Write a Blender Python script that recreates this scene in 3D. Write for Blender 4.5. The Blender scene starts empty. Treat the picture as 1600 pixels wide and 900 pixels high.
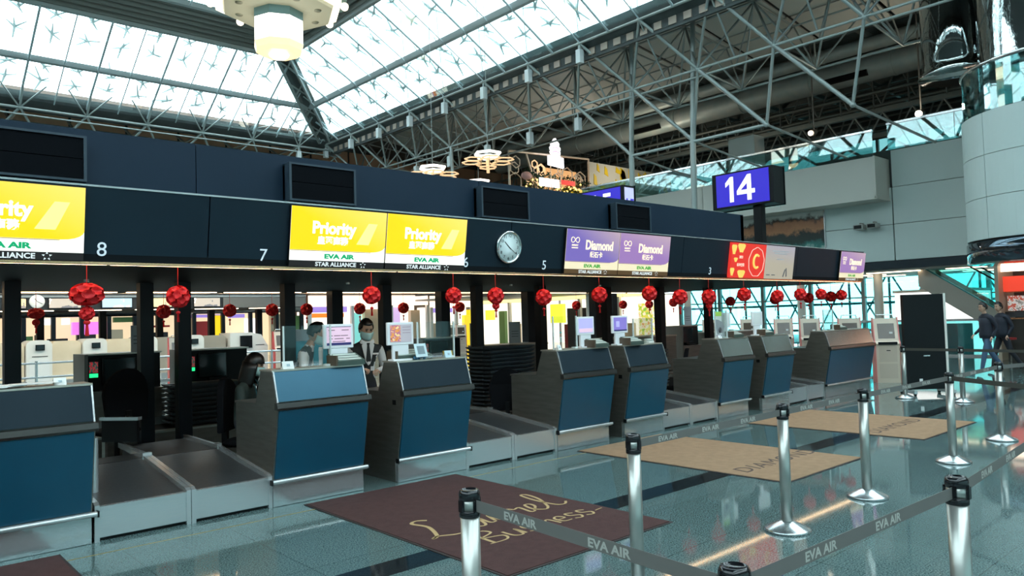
import bpy, bmesh, math, random
from mathutils import Vector, Matrix, Euler
random.seed(7)
PI = math.pi
SC = bpy.context.scene
COL = SC.collection

# ------------------------------------------------------------------ camera
cam_d = bpy.data.cameras.new('camera')
cam_o = bpy.data.objects.new('camera', cam_d)
COL.objects.link(cam_o)
cam_d.sensor_width = 36.0
cam_d.lens = 1171.62 * 36.0 / 1600.0
cam_d.clip_end = 300
cam_d.clip_start = 0.05
_R = Matrix(((0.74486288, -0.0051252, -0.66719789),
             (-0.66655852, -0.05015059, -0.74376384),
             (-0.02964843, 0.99872852, -0.04077156)))
cam_o.matrix_world = Matrix.Translation((0, 0, 1.66)) @ _R.to_4x4()
SC.camera = cam_o

# ------------------------------------------------------------------ sky and exposure
W = bpy.data.worlds.new('world')
SC.world = W
W.use_nodes = True
_bg = W.node_tree.nodes['Background']
_bg.inputs[0].default_value = (0.80, 0.94, 1.0, 1)
_bg.inputs[1].default_value = 6.5
SC.view_settings.view_transform = 'Standard'
SC.view_settings.look = 'None'
SC.view_settings.gamma = 1
SC.view_settings.exposure = 0.0
SC.view_settings.use_curve_mapping = False

# ------------------------------------------------------------------ helpers
def new_mat(name):
    m = bpy.data.materials.new(name)
    m.use_nodes = True
    return m, m.node_tree, m.node_tree.nodes['Principled BSDF']

def M(name, c, rough=0.5, metal=0.0, c2=None, scale=8.0, stretch=None, bump=0.0, bscale=None, emit=None, es=0.0, alpha=None, spec=None, coat=0.0, trans=0.0, ior=None):
    m, nt, b = new_mat(name)
    b.inputs['Roughness'].default_value = rough
    b.inputs['Metallic'].default_value = metal
    b.inputs['Base Color'].default_value = (*c, 1)
    if spec is not None: b.inputs['Specular IOR Level'].default_value = spec
    if coat: b.inputs['Coat Weight'].default_value = coat
    if trans: b.inputs['Transmission Weight'].default_value = trans
    if ior: b.inputs['IOR'].default_value = ior
    if emit:
        b.inputs['Emission Color'].default_value = (*emit, 1)
        b.inputs['Emission Strength'].default_value = es
    if alpha is not None: b.inputs['Alpha'].default_value = alpha
    if c2 or bump:
        tc = nt.nodes.new('ShaderNodeTexCoord')
        mp = nt.nodes.new('ShaderNodeMapping')
        nt.links.new(tc.outputs['Object'], mp.inputs[0])
        if stretch: mp.inputs['Scale'].default_value = stretch
        nz = nt.nodes.new('ShaderNodeTexNoise')
        nz.inputs['Scale'].default_value = scale
        nz.inputs['Detail'].default_value = 5
        nt.links.new(mp.outputs[0], nz.inputs['Vector'])
        if c2:
            r = nt.nodes.new('ShaderNodeValToRGB')
            r.color_ramp.elements[0].color = (*c, 1)
            r.color_ramp.elements[1].color = (*c2, 1)
            r.color_ramp.elements[0].position = 0.35
            r.color_ramp.elements[1].position = 0.65
            nt.links.new(nz.outputs[0], r.inputs[0])
            nt.links.new(r.outputs[0], b.inputs['Base Color'])
        if bump:
            nb = nz
            if bscale:
                nb = nt.nodes.new('ShaderNodeTexNoise')
                nb.inputs['Scale'].default_value = bscale
                nt.links.new(mp.outputs[0], nb.inputs['Vector'])
            bp = nt.nodes.new('ShaderNodeBump')
            bp.inputs['Strength'].default_value = bump
            bp.inputs['Distance'].default_value = 0.02
            nt.links.new(nb.outputs[0], bp.inputs['Height'])
            nt.links.new(bp.outputs[0], b.inputs['Normal'])
    return m

def E_(name, c, s):
    """a thing that gives off light"""
    return M(name, (c[0]*.5, c[1]*.5, c[2]*.5), 0.4, emit=c, es=s)

def glass_mat(name, tint, gloss=0.08, rough=0.02):
    """thin pane: passes light straight through with a slight mirror of the room"""
    m, nt, b = new_mat(name)
    nt.nodes.remove(b)
    out = nt.nodes['Material Output']
    t = nt.nodes.new('ShaderNodeBsdfTransparent'); t.inputs[0].default_value = (*tint, 1)
    g = nt.nodes.new('ShaderNodeBsdfGlossy'); g.inputs['Roughness'].default_value = rough
    g.inputs['Color'].default_value = (0.9, 1, 1, 1)
    lw = nt.nodes.new('ShaderNodeLayerWeight'); lw.inputs[0].default_value = 0.25
    ma = nt.nodes.new('ShaderNodeMath'); ma.operation = 'MULTIPLY_ADD'
    ma.inputs[1].default_value = 0.5; ma.inputs[2].default_value = gloss
    nt.links.new(lw.outputs['Fresnel'], ma.inputs[0])
    x = nt.nodes.new('ShaderNodeMixShader')
    nt.links.new(ma.outputs[0], x.inputs[0]); nt.links.new(t.outputs[0], x.inputs[1]); nt.links.new(g.outputs[0], x.inputs[2])
    nt.links.new(x.outputs[0], out.inputs[0])
    return m

class MB:
    def __init__(s): s.v = []; s.f = []; s.m = []; s.sm = []
    def add(s, vs, fs, mi=0, smooth=False):
        o = len(s.v); s.v += [tuple(p) for p in vs]
        for f in fs: s.f.append([i + o for i in f]); s.m.append(mi); s.sm.append(smooth)
        return s
    def hexa(s, p, mi=0):
        return s.add(p, [(0,3,2,1),(4,5,6,7),(0,1,5,4),(1,2,6,5),(2,3,7,6),(3,0,4,7)], mi)
    def box(s, x0, x1, y0, y1, z0, z1, mi=0):
        return s.hexa([(x0,y0,z0),(x1,y0,z0),(x1,y1,z0),(x0,y1,z0),(x0,y0,z1),(x1,y0,z1),(x1,y1,z1),(x0,y1,z1)], mi)
    def prism(s, prof, ax, lo, hi, mi=0):
        """closed 2D profile swept along an axis; x: (y,z)  y: (x,z)  z: (x,y)"""
        n = len(prof)
        def P(a, b, t): return {'x': (t,a,b), 'y': (a,t,b), 'z': (a,b,t)}[ax]
        vs = [P(a,b,lo) for a,b in prof] + [P(a,b,hi) for a,b in prof]
        fs = [(i,(i+1)%n,(i+1)%n+n,i+n) for i in range(n)] + [tuple(range(n-1,-1,-1)), tuple(range(n,2*n))]
        return s.add(vs, fs, mi)
    def cyl(s, p0, p1, r0, r1=None, n=10, mi=0, smooth=True, caps=True):
        r1 = r0 if r1 is None else r1
        p0 = Vector(p0); p1 = Vector(p1); d = (p1-p0).normalized()
        a = d.orthogonal().normalized(); b = d.cross(a)
        vs = []
        for p, r in ((p0,r0),(p1,r1)):
            for i in range(n):
                t = 2*PI*i/n; vs.append(p + a*(r*math.cos(t)) + b*(r*math.sin(t)))
        s.add(vs, [(i,(i+1)%n,(i+1)%n+n,i+n) for i in range(n)], mi, smooth)
        if caps:
            s.add(vs, [tuple(range(n-1,-1,-1)), tuple(range(n,2*n))], mi)
        return s
    def lathe(s, prof, n=20, c=(0,0,0), mi=0, smooth=True):
        vs = []
        for r, z in prof:
            for i in range(n):
                t = 2*PI*i/n; vs.append((c[0]+r*math.cos(t), c[1]+r*math.sin(t), c[2]+z))
        fs = []
        for k in range(len(prof)-1):
            for i in range(n):
                j = (i+1) % n; fs.append((k*n+i, k*n+j, k*n+n+j, k*n+n+i))
        fs.append(tuple(range(n-1,-1,-1))); m = (len(prof)-1)*n; fs.append(tuple(range(m, m+n)))
        return s.add(vs, fs, mi, smooth)
    def tube(s, pts, r, n=6, mi=0, closed=False):
        k = len(pts)
        rng = range(k if closed else k-1)
        for i in rng: s.cyl(pts[i], pts[(i+1)%k], r, n=n, mi=mi)
        return s
    def ball(s, c, rx, ry, rz, nu=12, nv=8, mi=0):
        vs = [(c[0], c[1], c[2]-rz)]
        for j in range(1, nv):
            p = -PI/2 + PI*j/nv
            for i in range(nu):
                t = 2*PI*i/nu
                vs.append((c[0]+rx*math.cos(p)*math.cos(t), c[1]+ry*math.cos(p)*math.sin(t), c[2]+rz*math.sin(p)))
        vs.append((c[0], c[1], c[2]+rz)); L = len(vs)-1
        fs = [(0, 1+(i+1)%nu, 1+i) for i in range(nu)]
        for j in range(nv-2):
            for i in range(nu):
                a = 1+j*nu; fs.append((a+i, a+(i+1)%nu, a+nu+(i+1)%nu, a+nu+i))
        a = 1+(nv-2)*nu
        fs += [(a+i, a+(i+1)%nu, L) for i in range(nu)]
        return s.add(vs, fs, mi, True)
    def xf(s, mat, start=0):
        for i in range(start, len(s.v)): s.v[i] = tuple(mat @ Vector(s.v[i]))
        return s
    def mesh(s, name, mats):
        me = bpy.data.meshes.new(name)
        me.from_pydata(s.v, [], s.f)
        for m in (mats if isinstance(mats, (list, tuple)) else [mats]): me.materials.append(m)
        me.polygons.foreach_set('material_index', s.m)
        me.polygons.foreach_set('use_smooth', s.sm)
        me.update()
        return me
    def build(s, name, mats, parent=None, bevel=0.0, loc=None):
        o = bpy.data.objects.new(name, s.mesh(name, mats))
        COL.objects.link(o)
        if parent: o.parent = parent
        if loc: o.location = loc
        if bevel:
            b = o.modifiers.new('bevel', 'BEVEL'); b.width = bevel; b.segments = 2; b.limit_method = 'ANGLE'
        return o

def box(*a): return MB().box(*a)

def tag(o, label=None, cat=None, group=None, kind=None):
    if label: o['label'] = label
    if cat: o['category'] = cat
    if group: o['group'] = group
    if kind: o['kind'] = kind
    return o

def thing(name, label, cat, loc=(0,0,0), rz=0.0, group=None, kind=None):
    o = bpy.data.objects.new(name, None); COL.objects.link(o)
    o.location = loc; o.rotation_euler = (0,0,rz)
    o.empty_display_size = 0.1
    return tag(o, label, cat, group, kind)

def dup(root, loc, rz=None, label=None, group=None):
    r = root.copy(); COL.objects.link(r); r.location = loc
    if rz is not None: r.rotation_euler = (0,0,rz)
    if label: r['label'] = label
    if group: r['group'] = group
    for ch in list(root.children):
        c = ch.copy(); COL.objects.link(c); c.parent = r
        for g in list(ch.children):
            d = g.copy(); COL.objects.link(d); d.parent = c
    return r

def share(name, me, parent, loc=(0,0,0), rot=(0,0,0), scale=(1,1,1)):
    o = bpy.data.objects.new(name, me); COL.objects.link(o); o.parent = parent
    o.location = loc; o.rotation_euler = rot; o.scale = scale
    return o

_tc = {}
def text_mesh(s, size, bold=0.0, ext=0.0015, shear=0.0, xs=1.0, align='CENTER', spacing=1.0):
    key = (s, size, bold, ext, shear, xs, align, spacing)
    if key in _tc: return _tc[key]
    cu = bpy.data.curves.new('lettering', 'FONT')
    cu.body = s; cu.size = size; cu.offset = bold; cu.extrude = ext; cu.shear = shear
    cu.align_x = align; cu.align_y = 'BOTTOM_BASELINE'; cu.space_character = spacing
    cu.resolution_u = 3
    o = bpy.data.objects.new('lettering', cu); COL.objects.link(o)
    dg = bpy.context.evaluated_depsgraph_get()
    me = bpy.data.meshes.new_from_object(o.evaluated_get(dg))
    me.name = 'lettering'
    me.transform(Matrix.Diagonal((xs, 1, 1, 1)))
    bpy.data.objects.remove(o); bpy.data.curves.remove(cu)
    _tc[key] = me
    return me

def text(s, size, mat, parent, loc, rot=(PI/2,0,0), name='lettering', **k):
    me = text_mesh(s, size, **k).copy()
    me.materials.clear(); me.materials.append(mat)
    return share(name, me, parent, loc, rot)

def hexring(r, rot=0.0): return [(r*math.cos(PI/3*i+rot), r*math.sin(PI/3*i+rot)) for i in range(6)]
ORD = 'first second third fourth fifth sixth seventh eighth ninth tenth eleventh twelfth thirteenth fourteenth fifteenth sixteenth'.split()

# ------------------------------------------------------------------ materials
STEEL = M('brushed_steel', (.58,.61,.62), .24, .7, c2=(.62,.63,.63), scale=6, stretch=(1,30,30), bump=.02)
STEELW = M('wavy_steel', (.58,.61,.62), .18, .75, bump=.35, scale=3.5)
CHROME = M('chrome', (.72,.74,.75), .12, 1.0)
DSTEEL = M('dark_brushed_steel', (.21,.20,.18), .32, .75, c2=(.26,.25,.225), scale=3, stretch=(1,1,8))
BLUE = M('blue_laminate', (.003,.060,.108), .34, c2=(.003,.066,.118), scale=3)
BLACKP = M('black_plastic', (.007,.008,.009), .45, spec=.2)
BLACKG = M('black_gloss', (.008,.009,.011), .12)
RUBBER = M('belt_rubber', (.042,.046,.050), .36, c2=(.056,.060,.064), scale=40, bump=.05)
NAVY = M('navy_panel', (.010,.024,.044), .45, c2=(.012,.027,.049), scale=1.5, spec=.2)
NAVYF = M('navy_fascia', (.009,.019,.030), .4, c2=(.010,.022,.034), scale=2, spec=.2)
SOFFIT = M('soffit_dark', (.004,.006,.008), .6, spec=.1)
PILLAR = M('pillar_dark', (.008,.012,.017), .4, spec=.2)
COPPER = M('copper_trim', (.85,.45,.25), .25, .9)
WHITE = M('white_paint', (.8,.8,.78), .45)
PAPER = M('paper', (.82,.82,.80), .6)
OFFW = M('offwhite_plastic', (.78,.77,.72), .35)
CREAM = M('cream_panel', (.72,.60,.42), .45, c2=(.76,.64,.47), scale=3)
TRUSS = M('truss_paint', (.42,.47,.46), .35, .35)
TRUSSD = M('dark_truss_paint', (.22,.26,.25), .45, .2)
PANELC = M('ceiling_beige', (.60,.61,.56), .6)
DARKC = M('dark_ceiling', (.055,.068,.068), .6, c2=(.075,.09,.09), scale=2)
DUCT = M('duct_metal', (.44,.56,.56), .45, .25, c2=(.55,.62,.60), scale=2)
WALLP = M('wall_panel_paint', (.56,.66,.64), .4)
JOINT = M('dark_joint', (.04,.05,.05), .6)
BROWN = M('brown_wall', (.72,.42,.26), .6)
MIRROR = M('wavy_mirror', (.62,.66,.66), .05, 1.0, bump=.9, scale=1.6, stretch=(1,1,.35))
RED = M('red_paper', (.70,.006,.010), .55, c2=(.82,.010,.014), scale=30)
REDC = M('red_cord', (.4,.01,.015), .7)
SKYPANE = glass_mat('sky_pane', (.94,.985,.985), .02)
CLEAR = glass_mat('clear_acrylic', (.95,.97,.965), .02)
TEALG = glass_mat('teal_glass', (.46,.86,.86), .10)
BALG = glass_mat('balustrade_glass', (.46,.70,.70), .22)
MATBR = M('burgundy_carpet', (.070,.026,.024), .95, c2=(.085,.032,.030), scale=14, bump=.6, bscale=500)
MATTAN = M('tan_carpet', (.37,.225,.13), .95, c2=(.43,.265,.155), scale=10, bump=.6, bscale=500)
GOLDT = M('gold_yarn', (.45,.30,.14), .9)
BROWNT = M('brown_yarn', (.10,.06,.045), .9)
TAPE = M('grey_tape', (.14,.135,.125), .7)
TAPET = M('pale_print', (.42,.42,.38), .7)
LETW = M('white_letter', (.75,.82,.88), .4, emit=(.8,.9,1), es=.25)
SKIN = M('skin', (.55,.33,.23), .5)
HAIR = M('black_hair', (.008,.007,.007), .35)
SHIRT = M('white_shirt', (.72,.72,.72), .7)
VEST = M('dark_vest', (.018,.022,.024), .75)
BLOUSE = M('dark_green_blouse', (.022,.038,.034), .75)
TROU = M('dark_trousers', (.02,.022,.03), .8)
JEANS = M('blue_jeans', (.06,.11,.19), .8)
JACKET = M('navy_jacket', (.012,.016,.03), .7)
SHOE = M('shoe', (.01,.01,.01), .4)
MASKM = M('mask_blue', (.42,.66,.66), .8)
GREENP = M('printer_green', (.06,.09,.075), .4)

# ================================================================== SETTING
def struct(mb, name, mats, parent=None, bevel=0):
    o = mb.build(name, mats, parent, bevel)
    if not parent: o['kind'] = 'structure'
    return o
def sroot(name):
    o = bpy.data.objects.new(name, None); COL.objects.link(o); o['kind'] = 'structure'
    return o

def granite(name, a, b, c):
    m, nt, bs = new_mat(name)
    tc = nt.nodes.new('ShaderNodeTexCoord')
    n1 = nt.nodes.new('ShaderNodeTexNoise'); n1.inputs['Scale'].default_value = 95; n1.inputs['Detail'].default_value = 3
    n2 = nt.nodes.new('ShaderNodeTexNoise'); n2.inputs['Scale'].default_value = 1.3
    br = nt.nodes.new('ShaderNodeTexBrick')
    br.inputs['Scale'].default_value = 1.0; br.offset = 0
    br.inputs['Brick Width'].default_value = 0.8; br.inputs['Row Height'].default_value = 0.8
    br.inputs['Mortar Size'].default_value = 0.0025
    br.inputs['Color1'].default_value = (1,1,1,1); br.inputs['Color2'].default_value = (.9,.92,.92,1); br.inputs['Mortar'].default_value = (.45,.45,.45,1)
    r = nt.nodes.new('ShaderNodeValToRGB')
    r.color_ramp.elements[0].color = (*a,1); r.color_ramp.elements[0].position = .36
    r.color_ramp.elements[1].color = (*c,1); r.color_ramp.elements[1].position = .68
    e = r.color_ramp.elements.new(.5); e.color = (*b,1)
    for n in (n1, n2, br): nt.links.new(tc.outputs['Object'], n.inputs['Vector'])
    nt.links.new(n1.outputs[0], r.inputs[0])
    mx = nt.nodes.new('ShaderNodeMixRGB'); mx.blend_type = 'MULTIPLY'; mx.inputs[0].default_value = 1
    nt.links.new(r.outputs[0], mx.inputs[1]); nt.links.new(br.outputs[0], mx.inputs[2])
    nt.links.new(mx.outputs[0], bs.inputs['Base Color'])
    bs.inputs['Roughness'].default_value = .05
    bs.inputs['IOR'].default_value = 1.6
    return m
FLOOR = granite('polished_granite', (.054,.095,.098), (.102,.158,.158), (.195,.265,.26))
DSTRIPE = M('dark_granite', (.010,.014,.018), .08, c2=(.02,.026,.03), scale=90)

struct(box(-26, 48, -16, 45, -.3, 0), 'floor', FLOOR)
struct(box(-26, 27, 4.29, 4.55, -.01, .0015), 'trim_1', DSTRIPE)
YEL = M('yellow_joint', (.30,.22,.06), .5)
struct(box(-3, 16, 6.29, 6.305, -.01, .001), 'trim_2', YEL)

# ---- outer shell of the hall (closed so that daylight comes through the roof lights)
struct(box(-26, -25.6, -16, 45, 0, 12.2), 'wall_left', WALLP)
struct(box(-26, 27, -16.4, -16, 6.6, 12.2), 'wall_front', WALLP)
w10 = sroot('window_10')      # the glazed entrance front of the hall, behind the camera
fp = box(-1.95, 1.95, -.02, .02, 0, 6.4).mesh('pane', glass_mat('front_pane', (.30,.40,.40), .06))
for k in range(13): share('pane', fp, w10, (-23.6 + k*4, -16.2, .1))
for k in range(14): struct(box(-25.68+k*4, -25.52+k*4, -16.3, -16.1, 0, 6.6), 'mullion', WALLP, w10)
struct(box(-26, 27, -16.3, -16.1, 3.2, 3.35), 'transom', WALLP, w10)
struct(box(-40, 40, -40, -16.4, -.25, -.02), 'trim_20', M('forecourt', (.30,.31,.30), .8))
wb = sroot('wall_back')
struct(box(-26, 48.1, 44.6, 45, 0, 14.2), 'wall_backing', M('brown_backing', (.16,.11,.085), .7), wb)
pm = box(-1.27, 1.27, -.03, .03, -2.2, 2.2).mesh('brown_panel', BROWN)
for k in range(24): share('panel', pm, wb, (-14 + k*2.67, 43.2, 10.65))
struct(box(-26, 48, 43.4, 43.7, 7.6, 12.6), 'wall_upstand', DARKC, wb)

# ---- roof lights: hipped glazing rising at 30 degrees from a rectangular gutter
GX, GY0, GY1, GZ = 21.0, -12.0, 39.2, 12.16
SLOPE = .577
def skylight(idx, edge):
    """edge: 'far','right','near','left'"""
    root = sroot('window_%d' % idx)
    def P(a, t, h=0.0):
        z = GZ + SLOPE*t + h
        if edge == 'far': return (a, GY1 - t - h*.5, z)
        if edge == 'near': return (a, GY0 + t + h*.5, z)
        if edge == 'right': return (GX - t - h*.5, a, z)
        return (-GX + t + h*.5, a, z)
    if edge in ('far', 'near'): lo, hi, st, off = -GX, GX, 1.335, 8.6
    else: lo, hi, st, off = GY0, GY1, 1.435, 39.2
    k0 = math.ceil((lo - off)/st)
    cuts = [lo] + [off + k*st for k in range(k0, 400) if lo + .05 < off + k*st < hi - .05] + [hi]
    n = 0
    tiers = [(0.12, 2.05), (2.35, 4.7), (6.3, 9.4)]
    sp = MB()
    for t0, t1 in tiers:
        for a, b in zip(cuts[:-1], cuts[1:]):
            p = []
            a0, b0 = max(a, lo+t0), min(b, hi-t0)
            a1, b1 = max(a, lo+t1), min(b, hi-t1)
            if b0 - a0 < .05: continue
            if b1 <= a1: a1 = b1 = min(max((a+b)/2, lo+t1), hi-t1)
            pts = [P(a0,t0), P(b0,t0), P(b1,t1), P(a1,t1)]
            pts2 = [P(a0,t0,.03), P(b0,t0,.03), P(b1,t1,.03), P(a1,t1,.03)]
            if abs(b1-a1) < 1e-6:
                mb = MB().add(pts[:3]+pts2[:3], [(0,2,1),(3,4,5),(0,1,4,3),(1,2,5,4),(2,0,3,5)])
            else: mb = MB().hexa(pts+pts2)
            n += 1
            mb.build('pane', SKYPANE, root)
            # clamps and struts outside the glass, seen through it
            if t0 < 5:
                for fr in (.33, .72):
                    tt = t0 + (t1-t0)*fr
                    aa = (a0+b0)/2
                    if not (lo+tt+.3 < aa < hi-tt-.3): continue
                    c = Vector(P(aa, tt, .28))
                    for q in range(5):
                        an = q*2*PI/5 + random.random()
                        L = .26 + .3*random.random()
                        da, dt = math.cos(an)*L, math.sin(an)*L
                        sp.cyl(c, P(aa+da, tt+dt, .15+.4*random.random()), .06, .03, n=5, smooth=False)
    s = sp.build('glazing_clamp', TRUSS, root); s['kind'] = 'stuff'
    # mullions
    for i, a in enumerate(cuts[1:-1]):
        m_ = min(a-lo, hi-a)
        te = min(9.4, m_)
        r = .028 if i % 2 else .05
        MB().cyl(P(a, .05, -.1), P(a, min(te,4.75), -.1), r, n=6).build('mullion', MULL, root)
        if te > 6.3: MB().cyl(P(a, 6.3, -.1), P(a, te, -.1), .035, n=6).build('mullion', MULL, root)
    # transom beam, upper curb, louvre band
    for t, w, h, nm in ((2.2, .05, .30, 'transom'), (4.78, .05, .25, 'curb'), (6.25, .05, .25, 'curb'), (9.45, .2, .3, 'curb')):
        A, B = lo+t, hi-t
        pr = [P(A, t-w, -.14), P(B, t-w, -.14), P(B, t+w, -.14), P(A, t+w, -.14), P(A, t-w, .06), P(B, t-w, .06), P(B, t+w, .06), P(A, t+w, .06)]
        MB().hexa(pr).build(nm, MULL2 if nm == 'transom' else TRUSS, root)
    t0, t1 = 4.85, 6.2
    MB().hexa([P(lo+t0,t0,.05),P(hi-t0,t0,.05),P(hi-t1,t1,.05),P(lo+t1,t1,.05),P(lo+t0,t0,.1),P(hi-t0,t0,.1),P(hi-t1,t1,.1),P(lo+t1,t1,.1)]).build('louvre_backing', DARKC, root)
    for k in range(6):
        t = 4.95 + k*.23
        MB().hexa([P(lo+t,t,-.12),P(hi-t,t,-.12),P(hi-t,t+.03,-.12),P(lo+t,t+.03,-.12),P(lo+t,t,.04),P(hi-t,t,.04),P(hi-t,t+.03,.04),P(lo+t,t+.03,.04)]).build('louvre_slat', M_LOUV, root)
    # gutter with small box lamps
    g = [P(lo-.0,-.55,-.1),P(hi,-.55,-.1),P(hi,.1,-.1),P(lo,.1,-.1),P(lo,-.55,.25),P(hi,-.55,.25),P(hi,.1,.25),P(lo,.1,.25)]
    MB().hexa(g).build('gutter', DARKC, root)
    return root, P
MULL2 = M('transom_paint', (.36,.42,.42), .4)
MULL = M('mullion_paint', (.55,.66,.68), .4)
M_LOUV = M('louvre_paint', (.17,.18,.16), .5)
skylight(1, 'far'); skylight(2, 'right'); skylight(3, 'left'); skylight(4, 'near')
hp = sroot('trim_3')
for sx in (1, -1):
    for sy, gy in ((-1, GY1), (1, GY0)):
        for dx, dy in ((.0, .45), (.45, 0)):
            MB().cyl((sx*(GX-dx), gy+sy*dy, GZ-.05), (sx*(GX-9.4-dx), gy+sy*(9.4+dy), GZ+9.4*SLOPE-.05), .07, n=6).build('hip_tube', TRUSS, hp)
        for k in range(8):
            t = .4 + k*1.15; u = t + .6
            MB().cyl((sx*(GX-t), gy+sy*(t+.45), GZ+t*SLOPE), (sx*(GX-u-.45), gy+sy*u, GZ+u*SLOPE), .045, n=5).build('hip_brace', TRUSS, hp)
            MB().cyl((sx*(GX-t-.45), gy+sy*t, GZ+t*SLOPE), (sx*(GX-u), gy+sy*(u+.45), GZ+u*SLOPE), .045, n=5).build('hip_brace', TRUSS, hp)
        q0, q1 = (GX, gy), (GX-9.4, gy+sy*9.4)
        MB().hexa([(sx*GX,gy+sy*.7,GZ+.12),(sx*(GX-.7),gy,GZ+.12),(sx*(GX-9.9),gy+sy*9.2,GZ+9.4*SLOPE+.12),(sx*(GX-9.2),gy+sy*9.9,GZ+9.4*SLOPE+.12),
                   (sx*GX,gy+sy*.7,GZ+.2),(sx*(GX-.7),gy,GZ+.2),(sx*(GX-9.9),gy+sy*9.2,GZ+9.4*SLOPE+.2),(sx*(GX-9.2),gy+sy*9.9,GZ+9.4*SLOPE+.2)]).build('hip_cover', DARKC, hp)

cl = sroot('ceiling')
tz = GZ + 9.4*SLOPE
struct(box(-GX+9.2, GX-9.2, GY0+9.2, GY1-9.2, tz+.1, tz+.3), 'flat_roof', DARKC, cl)
MB().hexa([(-26,39.62,12.02),(GX+2.6,39.62,12.02),(GX+2.6,45,13.35),(-26,45,13.35),(-26,39.62,12.12),(GX+2.6,39.62,12.12),(GX+2.6,45,13.5),(-26,45,13.5)]).build('far_soffit', DARKC, cl)
struct(box(-26, -GX-.4, -16, 45, GZ+.1, GZ+.3), 'left_soffit', DARKC, cl)
struct(box(-GX-.5, GX+3, -16.4, GY0-.45, GZ+.1, GZ+.3), 'near_soffit', DARKC, cl)
MB().hexa([(GX+.35,-16.4,12.1),(24.2,-16.4,13.15),(24.2,45,13.15),(GX+.35,45,12.1),(GX+.35,-16.4,12.2),(24.2,-16.4,13.25),(24.2,45,13.25),(GX+.35,45,12.2)]).build('edge_soffit', DARKC, cl)
struct(box(GX+.3, GX+.42, -16, GY1+.5, 11.5, 12.25), 'edge_upstand', DARKC, cl)
struct(box(-GX, GX+.5, GY1+.4, GY1+.52, 11.8, 12.16), 'edge_upstand', DARKC, cl)
# beige ceiling panels east of the roof light
def slopez(x): return 13.0 - (x-23.8)*.12
for k in range(19):
    y0 = 39.3 - 2.87*k; 
    for x0, x1 in ((24.0, 26.45), (26.55, 29.0)):
        MB().hexa([(x0,y0-2.72,slopez(x0)),(x1,y0-2.72,slopez(x1)),(x1,y0-.0,slopez(x1)),(x0,y0-.0,slopez(x0)),
               (x0,y0-2.72,slopez(x0)+.06),(x1,y0-2.72,slopez(x1)+.06),(x1,y0-.0,slopez(x1)+.06),(x0,y0-.0,slopez(x0)+.06)]).build('panel', PANELC, cl)
MB().hexa([(23.8,-16,13.25),(29,-16,12.6),(29,45,12.6),(23.8,45,13.25),(23.8,-16,13.4),(29,-16,12.7),(29,45,12.7),(23.8,45,13.4)]).build('panel_deck', DARKC, cl)
struct(box(28.9, 48, -16, 45, 14.0, 14.2), 'dark_deck', DARKC, cl)
struct(box(28.9, 29.05, -16, 45, 12.38, 14.0), 'deck_upstand', DARKC, cl)
for k in range(14):   # ribs of the dark deck
    x = 29.9 + k*1.3
    struct(box(x, x+.14, -10, 44, 13.6, 14.0), 'deck_rib', TRUSSD, cl)
for k in range(16):
    y = 42 - k*2.87
    struct(box(29.05, 48, y, y+.16, 13.4, 13.6), 'deck_beam', TRUSSD, cl)
struct(box(47.9, 48.1, -16, 45, 12.5, 14.2), 'eaves', DARKC, cl)
w5 = sroot('window_5')
cm = box(-.02, .02, -1.4, 1.4, -.9, .9).mesh('pane', glass_mat('clerestory_glass', (.22,.34,.34), .05))
for k in range(16): share('pane', cm, w5, (48.0, 40.6 - 2.87*k, 11.6))
for k in range(17): struct(box(47.85, 48.05, 41.95-2.87*k, 42.1-2.87*k, 10.7, 12.5), 'mullion', TRUSSD, w5)
struct(box(47.85, 48.05, -6, 42, 10.5, 10.7), 'sill', TRUSSD, w5)
bm_ = MB()
for k in range(16):
    y = 42 - 2.87*k
    for z0, z1 in ((10.6, 12.6), (12.6, 10.6)):
        bm_.cyl((46.8, y, z0), (46.8, y-2.87, z1), .09, n=5)
bm_.build('window_brace', TRUSSD, w5)['kind'] = 'stuff'
struct(box(47.9, 48.1, -16, 45, 5.6, 10.5), 'wall_right', DARKC)
struct(box(27, 48.1, -16.4, -16, 0, 14), 'wall_right_return', DARKC)

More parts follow.
